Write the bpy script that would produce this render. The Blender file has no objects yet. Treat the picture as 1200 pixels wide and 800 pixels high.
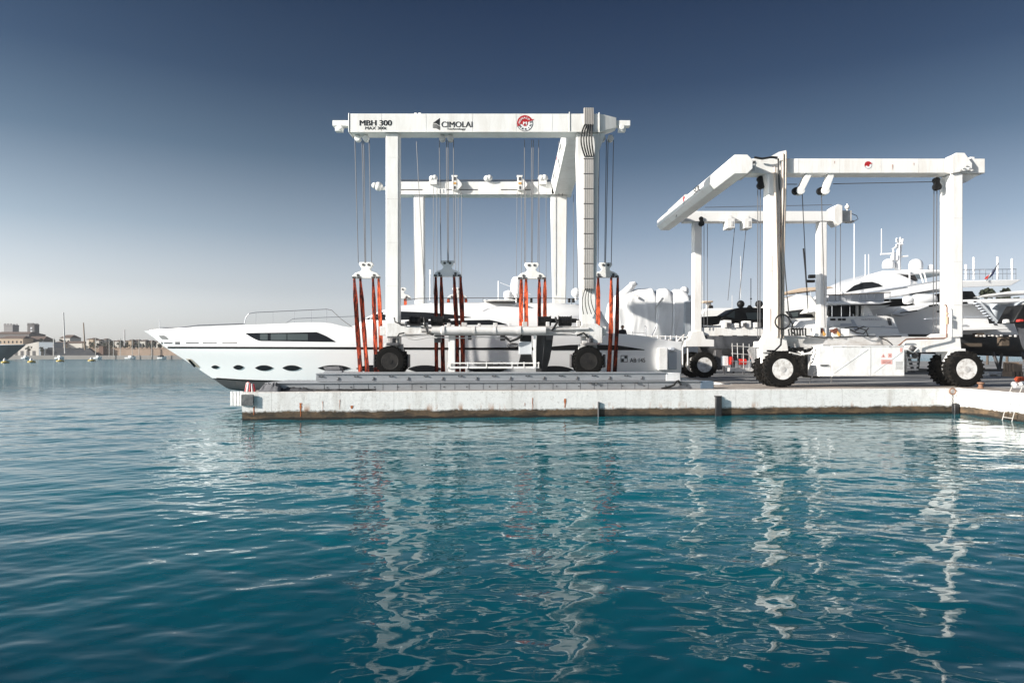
import bpy, bmesh, math, random
import numpy as np
from mathutils import Vector, Matrix
from mathutils.bvhtree import BVHTree
R = math.radians
random.seed(7)
C = bpy.context.scene.collection
F, HZ, HC = 800.0, 415.0, 3.0            # focal length and horizon row of the 1200x800 photograph, eye height above water

def P(px, py, d):
    return Vector(((px-600)/F*d, d, HC-(py-HZ)*d/F))
def PX(px, d): return (px-600)/F*d
def PZ(py, d): return HC-(py-HZ)*d/F

# ------------------------------------------------------------------ materials
MATS = {}
def new_mat(name):
    m = bpy.data.materials.new(name); m.use_nodes = True
    nt = m.node_tree
    return m, nt, nt.nodes['Principled BSDF']
def nd(nt, t, **kw):
    n = nt.nodes.new(t)
    for k, v in kw.items():
        if k in n.inputs: n.inputs[k].default_value = v
        else: setattr(n, k, v)
    return n
def noise(nt, scale, detail=4, rough=.55, stretch=None, coord='Object'):
    tc = nd(nt, 'ShaderNodeTexCoord')
    n = nd(nt, 'ShaderNodeTexNoise'); n.inputs['Scale'].default_value = scale
    n.inputs['Detail'].default_value = detail; n.inputs['Roughness'].default_value = rough
    if stretch:
        mp = nd(nt, 'ShaderNodeMapping'); mp.inputs['Scale'].default_value = stretch
        nt.links.new(tc.outputs[coord], mp.inputs['Vector']); nt.links.new(mp.outputs[0], n.inputs['Vector'])
    else:
        nt.links.new(tc.outputs[coord], n.inputs['Vector'])
    return n.outputs['Fac']
def ramp(nt, fac, stops):
    r = nd(nt, 'ShaderNodeValToRGB')
    while len(r.color_ramp.elements) < len(stops): r.color_ramp.elements.new(.5)
    for e, (p, c) in zip(r.color_ramp.elements, stops):
        e.position = p; e.color = (*c, 1) if len(c) == 3 else c
    nt.links.new(fac, r.inputs['Fac'])
    return r.outputs['Color']
def mixc(nt, fac, a, b, mode='MIX'):
    m = nd(nt, 'ShaderNodeMix', data_type='RGBA', blend_type=mode)
    for s, v in ((0, fac), (6, a), (7, b)):
        if isinstance(v, bpy.types.NodeSocket): nt.links.new(v, m.inputs[s])
        elif s == 0: m.inputs[0].default_value = v
        else: m.inputs[s].default_value = (*v, 1)
    return m.outputs[2]
def mathn(nt, op, a, b=None):
    m = nd(nt, 'ShaderNodeMath', operation=op)
    for i, v in enumerate((a, b)):
        if v is None: continue
        if isinstance(v, bpy.types.NodeSocket): nt.links.new(v, m.inputs[i])
        else: m.inputs[i].default_value = v
    return m.outputs[0]
def bump(nt, b, h, strength=.3, dist=.02):
    n = nd(nt, 'ShaderNodeBump'); n.inputs['Strength'].default_value = strength; n.inputs['Distance'].default_value = dist
    nt.links.new(h, n.inputs['Height']); nt.links.new(n.outputs[0], b.inputs['Normal'])
def M(name, base, rough=.5, dirt=None, dirt_amt=.5, scale=3., stretch=None, metal=0., coat=0., bmp=0., lo=.45, hi=.75, spec=.5):
    """paint / metal / cloth with blotchy wear in a second colour"""
    if name in MATS: return MATS[name]
    m, nt, b = new_mat(name)
    b.inputs['Roughness'].default_value = rough; b.inputs['Metallic'].default_value = metal
    b.inputs['Coat Weight'].default_value = coat; b.inputs['Specular IOR Level'].default_value = spec
    if dirt is None: dirt = tuple(c*.82 for c in base)
    n = noise(nt, scale, 5, .6, stretch)
    n2 = noise(nt, scale*6.3, 3, .6, stretch)
    s = mathn(nt, 'ADD', mathn(nt, 'MULTIPLY', n, .7), mathn(nt, 'MULTIPLY', n2, .3))
    f = ramp(nt, s, [(lo, (0,0,0)), (hi, (dirt_amt,)*3)])
    nt.links.new(mixc(nt, f, base, dirt), b.inputs['Base Color'])
    if bmp: bump(nt, b, s, bmp)
    MATS[name] = m
    return m
W1 = M('hoist_white_paint', (.8,.795,.77), .42, (.5,.46,.4), .55, 1.2, (1,1,.22), lo=.44, hi=.75, bmp=.04)
W2 = M('hoist_worn_white_paint', (.82,.805,.78), .45, (.5,.42,.33), .5, 1.5, (1,1,.2), lo=.5, hi=.78, bmp=.05)
W3 = M('hoist_grimy_white_paint', (.72,.71,.69), .5, (.33,.29,.25), .8, 1.8, (1,1,.35), lo=.42, hi=.68)
GREYW = M('hoist_grey_white_steel', (.58,.57,.56), .5, (.3,.26,.22), .8, 2.5, (.4,1,1), lo=.45, hi=.7)
GEL = M('white_gelcoat', (.85,.85,.85), .22, (.8,.8,.8), .4, .4, coat=.3)
GEL2 = M('cream_gelcoat', (.8,.79,.77), .3, (.66,.64,.6), .6, .7)
GREYGEL = M('pale_grey_gelcoat', (.42,.45,.5), .28, None, .5, .5)
HULLDK = M('charcoal_hull_paint', (.05,.053,.06), .3, (.1,.1,.11), .6, 1.)
AF = M('antifouling_paint', (.035,.038,.042), .6, (.09,.08,.075), .8, 1.1, (1,1,1))
BLACKP = M('black_paint', (.008,.008,.0085), .5, (.02,.02,.02), .6, 2., spec=.25)
INK = M('sign_black_vinyl', (.015,.015,.016), .4, None, .3, 3.)
RED = M('sign_red_vinyl', (.42,.02,.025), .4, (.3,.015,.02), .5, 4.)
FADERED = M('faded_red_print', (.75,.38,.34), .5, (.8,.6,.56), .8, 14.)
RUB = M('tyre_rubber', (.008,.0078,.0075), .85, (.05,.042,.034), .3, 2.2, lo=.55, hi=.9, bmp=.3, spec=.08)
DUSTY = M('dusty_tyre_rubber', (.01,.0095,.009), .9, (.16,.13,.1), .4, 3., lo=.52, hi=.85, bmp=.3, spec=.08)
HOSE = M('black_hose_rubber', (.012,.012,.012), .5, None, .5, 3.)
ROPE = M('steel_wire_rope', (.09,.09,.095), .5, (.05,.04,.035), .6, 8., metal=.3)
STO = M('orange_sling_webbing', (.62,.105,.038), .85, (.1,.018,.012), .95, 4.2, (2.4,2.4,.6), lo=.46, hi=.56, bmp=.3, spec=.15)
STD = M('dark_soiled_shaded_webbing', (.045,.01,.009), .85, (.48,.07,.028), .9, 4.2, (2.4,2.4,.5), lo=.47, hi=.58, bmp=.3, spec=.12)  # dark tone holds covers and soiling, with the straps' shade painted in
STB = M('black_sling_sleeve', (.01,.006,.006), .9, (.06,.012,.01), .7, 3., spec=.1)
GALV = M('grey_steel_girder', (.36,.375,.395), .5, (.2,.19,.185), .6, 1.1, (.5,1,1.4), metal=.15, lo=.45, hi=.72)
DKSTEEL = M('dark_steel', (.07,.07,.075), .5, (.13,.1,.08), .6, 3.)
TRAY = M('cable_tray_steel', (.5,.47,.44), .5, (.33,.28,.23), .6, 2., (1,1,.2))
RUST = M('rust_stain', (.42,.12,.03), .9, (.16,.05,.02), .9, 6., bmp=.2)
BLUEG = M('blue_grey_steel_plate', (.12,.17,.23), .5, (.2,.24,.28), .6, 3.)
TARP = M('black_rubber_sheet', (.014,.014,.015), .42, (.04,.04,.042), .8, 1.7, bmp=.5)
GTARP = M('grey_tarpaulin', (.16,.16,.17), .8, (.08,.08,.085), .7, 3., bmp=.5)
WRAP = M('white_shrink_wrap_film', (.82,.82,.82), .38, (.68,.68,.69), .6, 1.2, (1,1,.4), bmp=.4)
CANV = M('grey_canvas_cover', (.4,.43,.46), .8, (.28,.31,.34), .7, 1.5, bmp=.3)
TAN = M('tan_awning_canvas', (.55,.43,.32), .8, None, .5, 2.)
SKIN = M('skin', (.5,.3,.2), .6)
HAIR = M('dark_hair', (.02,.015,.012), .6)
CLOTH = M('dark_work_clothes', (.018,.018,.022), .8, (.035,.035,.04), .6, 8.)
CLOTH2 = M('dark_blue_work_clothes', (.02,.025,.04), .8, None, .6, 8.)
CHROME = M('stainless_rail', (.55,.56,.58), .25, None, .3, 4., metal=.9)
YEL = M('yellow_buoy_plastic', (.55,.4,.06), .5, (.3,.24,.08), .8, 1.4)
STONE = M('beige_rampart_stone', (.36,.27,.205), .9, (.22,.16,.12), .8, .35, (1,1,2.2), bmp=.4)
DSTONE = M('dark_breakwater_stone', (.045,.05,.06), .9, (.1,.1,.1), .8, .25, bmp=.4)
TSTONE = M('grey_castle_stone', (.16,.15,.15), .9, (.1,.095,.095), .8, .25, bmp=.3)
PLAST = M('pale_plaster', (.6,.57,.52), .9, (.48,.45,.41), .7, .2)
PLAST2 = M('ochre_plaster', (.48,.38,.28), .9, (.4,.31,.23), .7, .2)
TILE = M('brown_roof_tile', (.13,.085,.065), .9, (.08,.055,.045), .8, .5)
LEAF = M('dark_foliage', (.04,.047,.032), .9, (.02,.025,.017), .8, .5, spec=.1)
LEAF2 = M('olive_foliage', (.075,.085,.05), .8, (.04,.05,.03), .8, .5)
BARK = M('bark', (.09,.07,.055), .9)
WOOD = M('weathered_timber', (.28,.2,.14), .85, (.15,.1,.07), .8, 1.5, (6,6,1), bmp=.3)
BLUEF = M('flag_blue', (.02,.03,.12), .8); REDF = M('flag_red', (.55,.04,.03), .8); WHF = M('flag_white', (.75,.75,.75), .8)
NAVY = M('navy_hull_paint', (.022,.045,.06), .3, (.03,.055,.07), .6, .3)
CABG = M('cabinet_white_paint', (.8,.8,.79), .4, (.42,.38,.34), .6, 1.8, (1,1,.5), lo=.45, hi=.75)
RIMW = M('white_rim_paint', (.74,.73,.71), .45, (.22,.17,.12), .8, 5., lo=.46, hi=.7)
RIMD = M('dark_rim_steel', (.012,.0115,.011), .5, (.06,.05,.042), .6, 4., spec=.3)
OCHRE = M('amber_plastic', (.62,.34,.1), .5)

def glass(name, c=(.01,.011,.013), rough=.06):
    if name in MATS: return MATS[name]
    m, nt, b = new_mat(name)
    n = noise(nt, .6, 2)
    nt.links.new(mixc(nt, n, c, tuple(x*2 for x in c)), b.inputs['Base Color'])
    b.inputs['Roughness'].default_value = rough; b.inputs['Specular IOR Level'].default_value = .18
    MATS[name] = m; return m
GL = glass('dark_window_glass')
GLP = glass('pale_window_blind', (.04,.05,.052), .25)

# ------------------------------------------------------------------ mesh collector
class MB:
    def __init__(s): s.v = []; s.f = []; s.mi = []; s.cur = 0; s.parts = []
    def each(s, name, mat, parent, **kw):
        """one object per piece that was added"""
        out = []; ends = s.parts[1:]+[(len(s.v), len(s.f))]
        for (v0, f0), (v1, f1) in zip(s.parts, ends):
            m = MB(); m.add(s.v[v0:v1], [tuple(i-v0 for i in f) for f in s.f[f0:f1]]); out.append(m.build(name, mat, parent, **kw))
        return out
    def add(s, vs, fs):
        o = len(s.v); s.parts.append((o, len(s.f))); s.v += [tuple(v) for v in vs]
        for f in fs: s.f.append(tuple(i+o for i in f)); s.mi.append(s.cur)
        return s
    def box(s, x0, x1, y0, y1, z0, z1):
        return s.add([(x0,y0,z0),(x1,y0,z0),(x1,y1,z0),(x0,y1,z0),(x0,y0,z1),(x1,y0,z1),(x1,y1,z1),(x0,y1,z1)],
                     [(0,3,2,1),(4,5,6,7),(0,1,5,4),(1,2,6,5),(2,3,7,6),(3,0,4,7)])
    def hexa(s, bot, top):
        return s.add(list(bot)+list(top), [(3,2,1,0),(4,5,6,7),(0,1,5,4),(1,2,6,5),(2,3,7,6),(3,0,4,7)])
    def beam(s, p0, p1, w, h, up=(0,0,1)):
        p0, p1 = Vector(p0), Vector(p1); d = (p1-p0).normalized(); up = Vector(up)
        if abs(d.dot(up)) > .99: up = Vector((0,1,0))
        sx = d.cross(up).normalized(); uz = sx.cross(d)
        a = [(-w/2,-h/2),(w/2,-h/2),(w/2,h/2),(-w/2,h/2)]
        return s.hexa([p0+sx*x+uz*z for x,z in a], [p1+sx*x+uz*z for x,z in a])
    def tube(s, pts, r, n=8, closed=False):
        pts = [Vector(p) for p in pts]; k = len(pts); rs = r if isinstance(r, (list,tuple)) else [r]*k
        vs = []; ref = None
        for i, p in enumerate(pts):
            a = pts[i-1] if (i > 0 or closed) else p
            b = pts[(i+1) % k] if (i < k-1 or closed) else p
            d = (b-a).normalized()
            if ref is None:
                ref = Vector((0,0,1)) if abs(d.z) < .9 else Vector((1,0,0))
            x = d.cross(ref).normalized(); y = x.cross(d).normalized(); ref = y
            vs += [p + (x*math.cos(t)+y*math.sin(t))*rs[i] for t in [2*math.pi*j/n for j in range(n)]]
        fs = []
        for i in range(k if closed else k-1):
            j = (i+1) % k
            fs += [(i*n+q, i*n+(q+1)%n, j*n+(q+1)%n, j*n+q) for q in range(n)]
        if not closed: fs += [tuple(reversed(range(n))), tuple(range((k-1)*n, k*n))]
        return s.add(vs, fs)
    def cyl(s, p0, p1, r0, r1=None, n=18):
        return s.tube([p0, p1], [r0, r0 if r1 is None else r1], n)
    def lathe(s, prof, c, axis='z', n=24):
        """prof: (radius, height) list along axis through c"""
        c = Vector(c); vs = []
        for r, h in prof:
            for j in range(n):
                t = 2*math.pi*j/n; a, b = r*math.cos(t), r*math.sin(t)
                vs.append(c+Vector({'z':(a,b,h),'y':(a,h,b),'x':(h,a,b)}[axis]))
        fs = []
        for i in range(len(prof)-1):
            fs += [(i*n+q, i*n+(q+1)%n, (i+1)*n+(q+1)%n, (i+1)*n+q) for q in range(n)]
        fs += [tuple(reversed(range(n))), tuple(range((len(prof)-1)*n, len(prof)*n))]
        return s.add(vs, fs)
    def ball(s, c, r, n=14, sz=1., lo=-90):
        return s.lathe([(max(r*math.cos(R(a)), 1e-3), r*sz*math.sin(R(a))) for a in np.linspace(lo, 90, 9)], c, 'z', n)
    def prism(s, poly, off):
        """poly: 3D points of one face, extruded by off"""
        poly = [Vector(p) for p in poly]; off = Vector(off); n = len(poly)
        return s.add(poly+[p+off for p in poly],
                     [tuple(range(n)), tuple(reversed(range(n, 2*n)))]+[((i+1)%n, i, n+i, n+(i+1)%n) for i in range(n)])
    def prof(s, pts, d, depth):
        """side view outline in photo pixels at distance d, extruded to real depth"""
        return s.prism([P(x, y, d) for x, y in pts], (0, depth, 0))
    def loft(s, rings, closed=True, caps=True):
        n = len(rings[0]); vs = [p for r in rings for p in r]; fs = []
        for i in range(len(rings)-1):
            for q in range(n if closed else n-1):
                fs.append((i*n+q, i*n+(q+1)%n, (i+1)*n+(q+1)%n, (i+1)*n+q))
        if caps: fs += [tuple(reversed(range(n))), tuple(range((len(rings)-1)*n, len(rings)*n))]
        return s.add(vs, fs)
    def build(s, name, mat, parent=None, smooth=None, bevel=0., world=False, seg=2):
        me = bpy.data.meshes.new(name)
        vs = s.v
        base = Vector((0,0,0))
        if parent is not None and world:
            mi = ROOTM[parent.name].inverted(); vs = [tuple(mi @ Vector(v)) for v in vs]
        elif parent is None:
            a = np.array(vs); base = Vector(((a[:,0].min()+a[:,0].max())/2, (a[:,1].min()+a[:,1].max())/2, a[:,2].min()))
            vs = [tuple(Vector(v)-base) for v in vs]
        me.from_pydata(vs, [], s.f)
        mats = mat if isinstance(mat, (list,tuple)) else [mat]
        for m in mats: me.materials.append(m)
        if len(mats) > 1: me.polygons.foreach_set('material_index', s.mi)
        bm = bmesh.new(); bm.from_mesh(me); bmesh.ops.recalc_face_normals(bm, faces=bm.faces); bm.to_mesh(me); bm.free()
        if smooth is not None:
            me.shade_smooth(); me.set_sharp_from_angle(angle=R(smooth))
        o = bpy.data.objects.new(name, me); C.objects.link(o)
        if parent is not None:
            o.parent = parent; ROOTM[o.name] = ROOTM[parent.name]
        else:
            o.location = base; ROOTM[o.name] = Matrix.Translation(base)
        if bevel:
            b = o.modifiers.new('bevel', 'BEVEL'); b.width = bevel; b.segments = seg; b.limit_method = 'ANGLE'; b.angle_limit = R(40)
            me.shade_smooth(); me.set_sharp_from_angle(angle=R(45))
        return o
ROOTM = {}
def tag(o, label=None, cat=None, group=None, kind=None):
    for k, v in (('label',label),('category',cat),('group',group),('kind',kind)):
        if v: o[k] = v
    return o
def thing(name, label, cat, loc=(0,0,0), rotz=0., group=None):
    o = bpy.data.objects.new(name, None); C.objects.link(o); o.empty_display_size = .3
    o.location = loc; o.rotation_euler = (0,0,rotz)
    ROOTM[o.name] = Matrix.Translation(Vector(loc)) @ Matrix.Rotation(rotz, 4, 'Z')
    return tag(o, label, cat, group)
def copy_tree(o, parent=None):
    c = o.copy(); C.objects.link(c)
    if parent: c.parent = parent
    for ch in list(o.children): copy_tree(ch, c)
    return c
def text(name, body, mat, parent, center, size, width=None, rot=None, bold=.012, proud=.0, ret=False):
    """lettering facing -Y (or turned by rot), centred on a point in the parent's space, fitted to width"""
    cu = bpy.data.curves.new(name, 'FONT'); cu.body = body; cu.size = 1; cu.align_x = 'CENTER'; cu.align_y = 'CENTER'; cu.extrude = .004
    t = bpy.data.objects.new('tmp', cu); C.objects.link(t)
    dg = bpy.context.evaluated_depsgraph_get()
    me = bpy.data.meshes.new_from_object(t.evaluated_get(dg)); bpy.data.objects.remove(t)
    a = np.array([v.co for v in me.vertices]); h = a[:,1].max()-a[:,1].min(); w = a[:,0].max()-a[:,0].min()
    cx, cy = (a[:,0].max()+a[:,0].min())/2, (a[:,1].max()+a[:,1].min())/2
    sy = size/h; sx = (width/w) if width else sy
    q = Matrix.Rotation(R(90), 4, 'X')
    if rot is not None: q = rot @ q
    me.transform(Matrix.Translation(Vector(center)) @ q @ Matrix.Diagonal((sx, sy, 1, 1)) @ Matrix.Translation((-cx,-cy,0)))
    vs = [tuple(v.co) for v in me.vertices]; fs = [tuple(p.vertices) for p in me.polygons]
    bpy.data.meshes.remove(me)
    dv = (q.to_3x3() @ Vector((1,0,0))).normalized(); nv_ = (q.to_3x3() @ Vector((0,0,1))).normalized(); n0 = len(vs); v0, f0 = list(vs), list(fs)
    for k_, s_ in enumerate((-1., 1., -.5, .5)):
        vs += [tuple(Vector(v)+dv*s_*bold*size*1.7+nv_*.0004*(k_+1)) for v in v0]; o_ = n0*(k_+1); fs += [tuple(i+o_ for i in f) for f in f0]
    if ret: return vs, fs
    mb = MB(); mb.add(vs, fs)
    return mb.build(name, mat, parent)

# ------------------------------------------------------------------ world, sun, camera
SUN_EL, SUN_AZ = R(21), math.atan2(-.38, -.925)       # direction towards the sun
sv = Vector((math.cos(SUN_EL)*math.cos(SUN_AZ), math.cos(SUN_EL)*math.sin(SUN_AZ), math.sin(SUN_EL)))
wd = bpy.data.worlds.new('World'); bpy.context.scene.world = wd; wd.use_nodes = True
nt = wd.node_tree; bg = nt.nodes['Background']
sky = nd(nt, 'ShaderNodeTexSky', sky_type='NISHITA'); sky.sun_disc = False
sky.sun_elevation = SUN_EL; sky.sun_rotation = math.atan2(sv.x, sv.y)
sky.altitude = 0; sky.air_density = 1.; sky.dust_density = 1.2; sky.ozone_density = 1.5
tc = nd(nt, 'ShaderNodeTexCoord'); sep = nd(nt, 'ShaderNodeSeparateXYZ')
nt.links.new(tc.outputs['Generated'], sep.inputs[0])
hs = nd(nt, 'ShaderNodeHueSaturation'); hs.inputs['Saturation'].default_value = .13
nt.links.new(sky.outputs[0], hs.inputs['Color'])
grad = ramp(nt, sep.outputs['Z'], [(0., (.82,.83,.84)), (.07, (.76,.79,.83)), (.17, (.385,.475,.57)), (.27, (.165,.245,.345)), (.36, (.08,.137,.235)), (.5, (.036,.074,.16)), (.7, (.14,.19,.28)), (1., (.36,.44,.6))])
mad = mathn(nt, 'MULTIPLY_ADD', sep.outputs['X'], .5); mad.node.inputs[2].default_value = .5
side = ramp(nt, mad, [(.0, (1.42,1.38,1.32)), (.2, (1.22,1.2,1.17)), (.34, (1.0,1.0,1.0)), (.5, (.83,.86,.92)), (.72, (.72,.75,.8)), (1., (.8,.82,.85))])
c1 = mixc(nt, 1., hs.outputs[0], grad, 'MULTIPLY'); c2 = mixc(nt, 1., c1, side, 'MULTIPLY')
nt.links.new(c2, bg.inputs['Color']); bg.inputs['Strength'].default_value = .115

sl = bpy.data.lights.new('sun', 'SUN'); sl.energy = 4.8; sl.angle = R(.53); sl.color = (1., .95, .87)
so = bpy.data.objects.new('sun', sl); C.objects.link(so); so.location = (-40,-20,40)
so.rotation_euler = (-sv).to_track_quat('-Z', 'Y').to_euler()
cam = bpy.data.cameras.new('camera'); co = bpy.data.objects.new('camera', cam); C.objects.link(co)
co.location = (0,0,HC); co.rotation_euler = (R(90),0,0)
cam.sensor_width = 36; cam.lens = 24; cam.shift_y = 15/1200; cam.clip_start = .1; cam.clip_end = 20000
sc = bpy.context.scene; sc.camera = co
sc.render.engine = 'CYCLES'; sc.cycles.max_bounces = 6
sc.view_settings.view_transform = 'Standard'; sc.view_settings.look = 'None'; sc.view_settings.gamma = 1; sc.view_settings.exposure = .86
try: sc.view_settings.use_curve_mapping = False
except Exception: pass

# ------------------------------------------------------------------ water
def axis(lo, hi, step, outer_lo, outer_hi, g):
    a = list(np.arange(lo, hi, step)); s = step; x = a[-1]
    while x < outer_hi: s *= g if x < 60 else max(g, 1.05); x += s; a.append(x)
    s = step; x = lo; b = []
    while x > outer_lo: s *= max(g, 1.05); x -= s; b.append(x)
    return np.array(b[::-1]+a)
xs = axis(-33, 28, .05, -6000, 6000, 1.03); ys = axis(3.5, 20, .045, -60, 9000, 1.005)
X, Y = np.meshgrid(xs, ys)
spx = np.gradient(xs)[None,:]; spy = np.gradient(ys)[:,None]; sp = np.maximum(spx, spy)
Z = np.zeros_like(X); rng = np.random.RandomState(11)
NW = 96
for i in range(NW):
    lam = .17*(3.2/.17)**(i/(NW-1.0))
    th = R(100)+rng.normal(0, .62)
    k = 2*math.pi/lam
    slope = .0053*(1.0 if lam < .7 else .82)
    a = slope/k*math.sqrt(2)
    w = np.clip((lam/sp-2.5)/2, 0, 1)
    Z += w*a*np.sin(k*(math.cos(th)*X+math.sin(th)*Y)+rng.uniform(0, 6.28))
Z *= 1+.25*np.sin(X*.11+Y*.07)+.2*np.sin(Y*.19-X*.05+1.)
me = bpy.data.meshes.new('water')
ny, nx = X.shape
me.vertices.add(nx*ny); me.vertices.foreach_set('co', np.stack([X, Y, Z], -1).astype(np.float32).ravel())
ii = (np.arange(ny-1)[:,None]*nx+np.arange(nx-1)[None,:]).ravel()
q = np.stack([ii, ii+1, ii+nx+1, ii+nx], -1).astype(np.int32)
me.loops.add(q.size); me.loops.foreach_set('vertex_index', q.ravel())
me.polygons.add(len(q)); me.polygons.foreach_set('loop_start', np.arange(0, q.size, 4, dtype=np.int32))
me.update(calc_edges=True); me.shade_smooth()
m, nt, b = new_mat('sea_water')
b.inputs['Base Color'].default_value = (.0015,.052,.082,1); b.inputs['Roughness'].default_value = .035; b.inputs['IOR'].default_value = 1.333
geo = nd(nt, 'ShaderNodeNewGeometry'); sp3 = nd(nt, 'ShaderNodeSeparateXYZ'); nt.links.new(geo.outputs['Position'], sp3.inputs[0])
n1 = noise(nt, 1.7, 3, .5, (.6,1.3,1)); n2 = noise(nt, .03, 2, .5, (.5,1.6,1)); n3 = noise(nt, .8, 4, .6, (.5,1.2,1))
mr_ = nd(nt, 'ShaderNodeMapRange'); nt.links.new(sp3.outputs['Y'], mr_.inputs[0]); mr_.inputs[1].default_value = 40; mr_.inputs[2].default_value = 75; mr_.inputs[3].default_value = 0; mr_.inputs[4].default_value = 1
near_h = mathn(nt, 'MULTIPLY', n1, mathn(nt, 'ADD', mathn(nt, 'MULTIPLY', n2, .022), .001))
far_h = mathn(nt, 'MULTIPLY', mathn(nt, 'MULTIPLY', n3, mathn(nt, 'ADD', mathn(nt, 'MULTIPLY', n2, .7), .1)), mr_.outputs[0])
bump(nt, b, mathn(nt, 'ADD', near_h, far_h), 1., 1.)
mr2 = nd(nt, 'ShaderNodeMapRange'); nt.links.new(sp3.outputs['Y'], mr2.inputs[0]); mr2.inputs[1].default_value = 38; mr2.inputs[2].default_value = 130; mr2.inputs[3].default_value = .03; mr2.inputs[4].default_value = .13
nt.links.new(mr2.outputs[0], b.inputs['Roughness'])
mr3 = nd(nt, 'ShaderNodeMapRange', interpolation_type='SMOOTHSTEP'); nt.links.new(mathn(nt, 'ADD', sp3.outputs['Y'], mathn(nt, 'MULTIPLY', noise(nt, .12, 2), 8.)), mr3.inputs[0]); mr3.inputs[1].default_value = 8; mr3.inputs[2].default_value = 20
nt.links.new(mixc(nt, mr3.outputs[0], (.0003,.04,.062), (.001,.118,.15)), b.inputs['Base Color'])   # vignette put into the colour: darker near the camera, paler towards the quay
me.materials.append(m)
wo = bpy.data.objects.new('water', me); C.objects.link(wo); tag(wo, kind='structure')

# ------------------------------------------------------------------ quay (structure)
QZ = 1.28
A = (-12.3,31.1); B = (22.65,34.75)
outl = [A, B, (22.2,-12), (260,-12), (260,170), (12,170), (12,54), (-10,54), (-10,50.2), (12.5,50.2), (12.5,38.9), (-12.1,37.6)]
bm = bmesh.new()
lo = [bm.verts.new((x,y,-3)) for x,y in outl]; hi = [bm.verts.new((x,y,QZ)) for x,y in outl]
bm.faces.new(hi)
for i in range(len(outl)):
    j = (i+1)%len(outl); bm.faces.new((lo[i],lo[j],hi[j],hi[i]))
bmesh.ops.recalc_face_normals(bm, faces=bm.faces)
bmesh.ops.bevel(bm, geom=[e for e in bm.edges if all(abs(v.co.z-QZ) < .01 for v in e.verts)], offset=.05, segments=2, affect='EDGES')
me = bpy.data.meshes.new('quay'); bm.to_mesh(me); bm.free()
m, nt, b = new_mat('painted_concrete_quay')
geo = nd(nt, 'ShaderNodeNewGeometry'); sp3 = nd(nt, 'ShaderNodeSeparateXYZ'); nt.links.new(geo.outputs['Position'], sp3.inputs[0])
spn = nd(nt, 'ShaderNodeSeparateXYZ'); nt.links.new(geo.outputs['True Normal'], spn.inputs[0])
nA = noise(nt, .9, 6, .65, (1,1,1)); nB = noise(nt, 7, 5, .7); nC = noise(nt, 2.2, 5, .6, (1,1,.12))
white = mixc(nt, ramp(nt, nC, [(.52,(0,0,0)),(.74,(.75,)*3)]), (.87,.855,.83), (.55,.51,.46))
white = mixc(nt, ramp(nt, nB, [(.6,(0,0,0)),(.78,(.8,)*3)]), white, (.42,.38,.33))
band = mixc(nt, ramp(nt, nA, [(.35,(0,0,0)),(.6,(1,1,1))]), mixc(nt, nB, (.24,.15,.08), (.09,.06,.035)), mixc(nt, nB, (.1,.07,.045), (.025,.02,.015)))
edge = mathn(nt, 'ADD', sp3.outputs['Z'], mathn(nt, 'ADD', mathn(nt, 'MULTIPLY', mathn(nt, 'SUBTRACT', nB, .5), .2), mathn(nt, 'MULTIPLY', mathn(nt, 'SUBTRACT', noise(nt, 1.3, 3), .5), .22)))
fz = ramp(nt, edge, [(.36,(1,1,1)),(.385,(0,0,0))])
jx = mathn(nt, 'FRACT', mathn(nt, 'ADD', mathn(nt, 'MULTIPLY', sp3.outputs['X'], .1818), mathn(nt, 'MULTIPLY', nB, .004)))
white = mixc(nt, ramp(nt, jx, [(.0,(.85,)*3),(.004,(0,0,0))]), white, (.2,.17,.14))
nD = noise(nt, 2.6, 6, .7); white = mixc(nt, ramp(nt, nD, [(.64,(0,0,0)),(.68,(.5,)*3)]), white, (.4,.36,.31))
nE = noise(nt, 1.1, 7, .75, (1,1,2.)); white = mixc(nt, ramp(nt, mathn(nt, 'ABSOLUTE', mathn(nt, 'SUBTRACT', nE, .5)), [(.0,(.75,)*3),(.006,(0,0,0))]), white, (.28,.25,.22))
rz_ = mathn(nt, 'MULTIPLY', ramp(nt, edge, [(.36,(1,1,1)),(.75,(0,0,0))]), ramp(nt, noise(nt, 1.9, 4, .65, (1,1,.22)), [(.57,(0,0,0)),(.66,(.85,)*3)]))
white = mixc(nt, rz_, white, (.4,.17,.06))
band = mixc(nt, ramp(nt, noise(nt, .7, 5, .7, (1,1,3)), [(.5,(0,0,0)),(.62,(.8,)*3)]), band, (.02,.018,.013))
side = mixc(nt, fz, white, band)
fk = ramp(nt, edge, [(.06,(1,1,1)),(.12,(0,0,0))])
side = mixc(nt, fk, side, (.012,.011,.009))
fl = ramp(nt, mathn(nt, 'ABSOLUTE', mathn(nt, 'SUBTRACT', edge, .40)), [(.0,(.8,)*3),(.03,(0,0,0))])
side = mixc(nt, fl, side, (.1,.08,.06))
top = mixc(nt, ramp(nt, nA, [(.35,(0,0,0)),(.65,(1,1,1))]), (.4,.345,.295), (.25,.215,.19))
top = mixc(nt, ramp(nt, nB, [(.55,(0,0,0)),(.8,(.7,)*3)]), top, (.14,.12,.11))
ft = ramp(nt, spn.outputs['Z'], [(.3,(0,0,0)),(.6,(1,1,1))])
nt.links.new(mixc(nt, ft, side, top), b.inputs['Base Color']); b.inputs['Roughness'].default_value = .8
bump(nt, b, mathn(nt, 'ADD', nB, mathn(nt, 'MULTIPLY', nC, .5)), .5, .025)
me.materials.append(m); qo = bpy.data.objects.new('quay', me); C.objects.link(qo); tag(qo, kind='structure')

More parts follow.
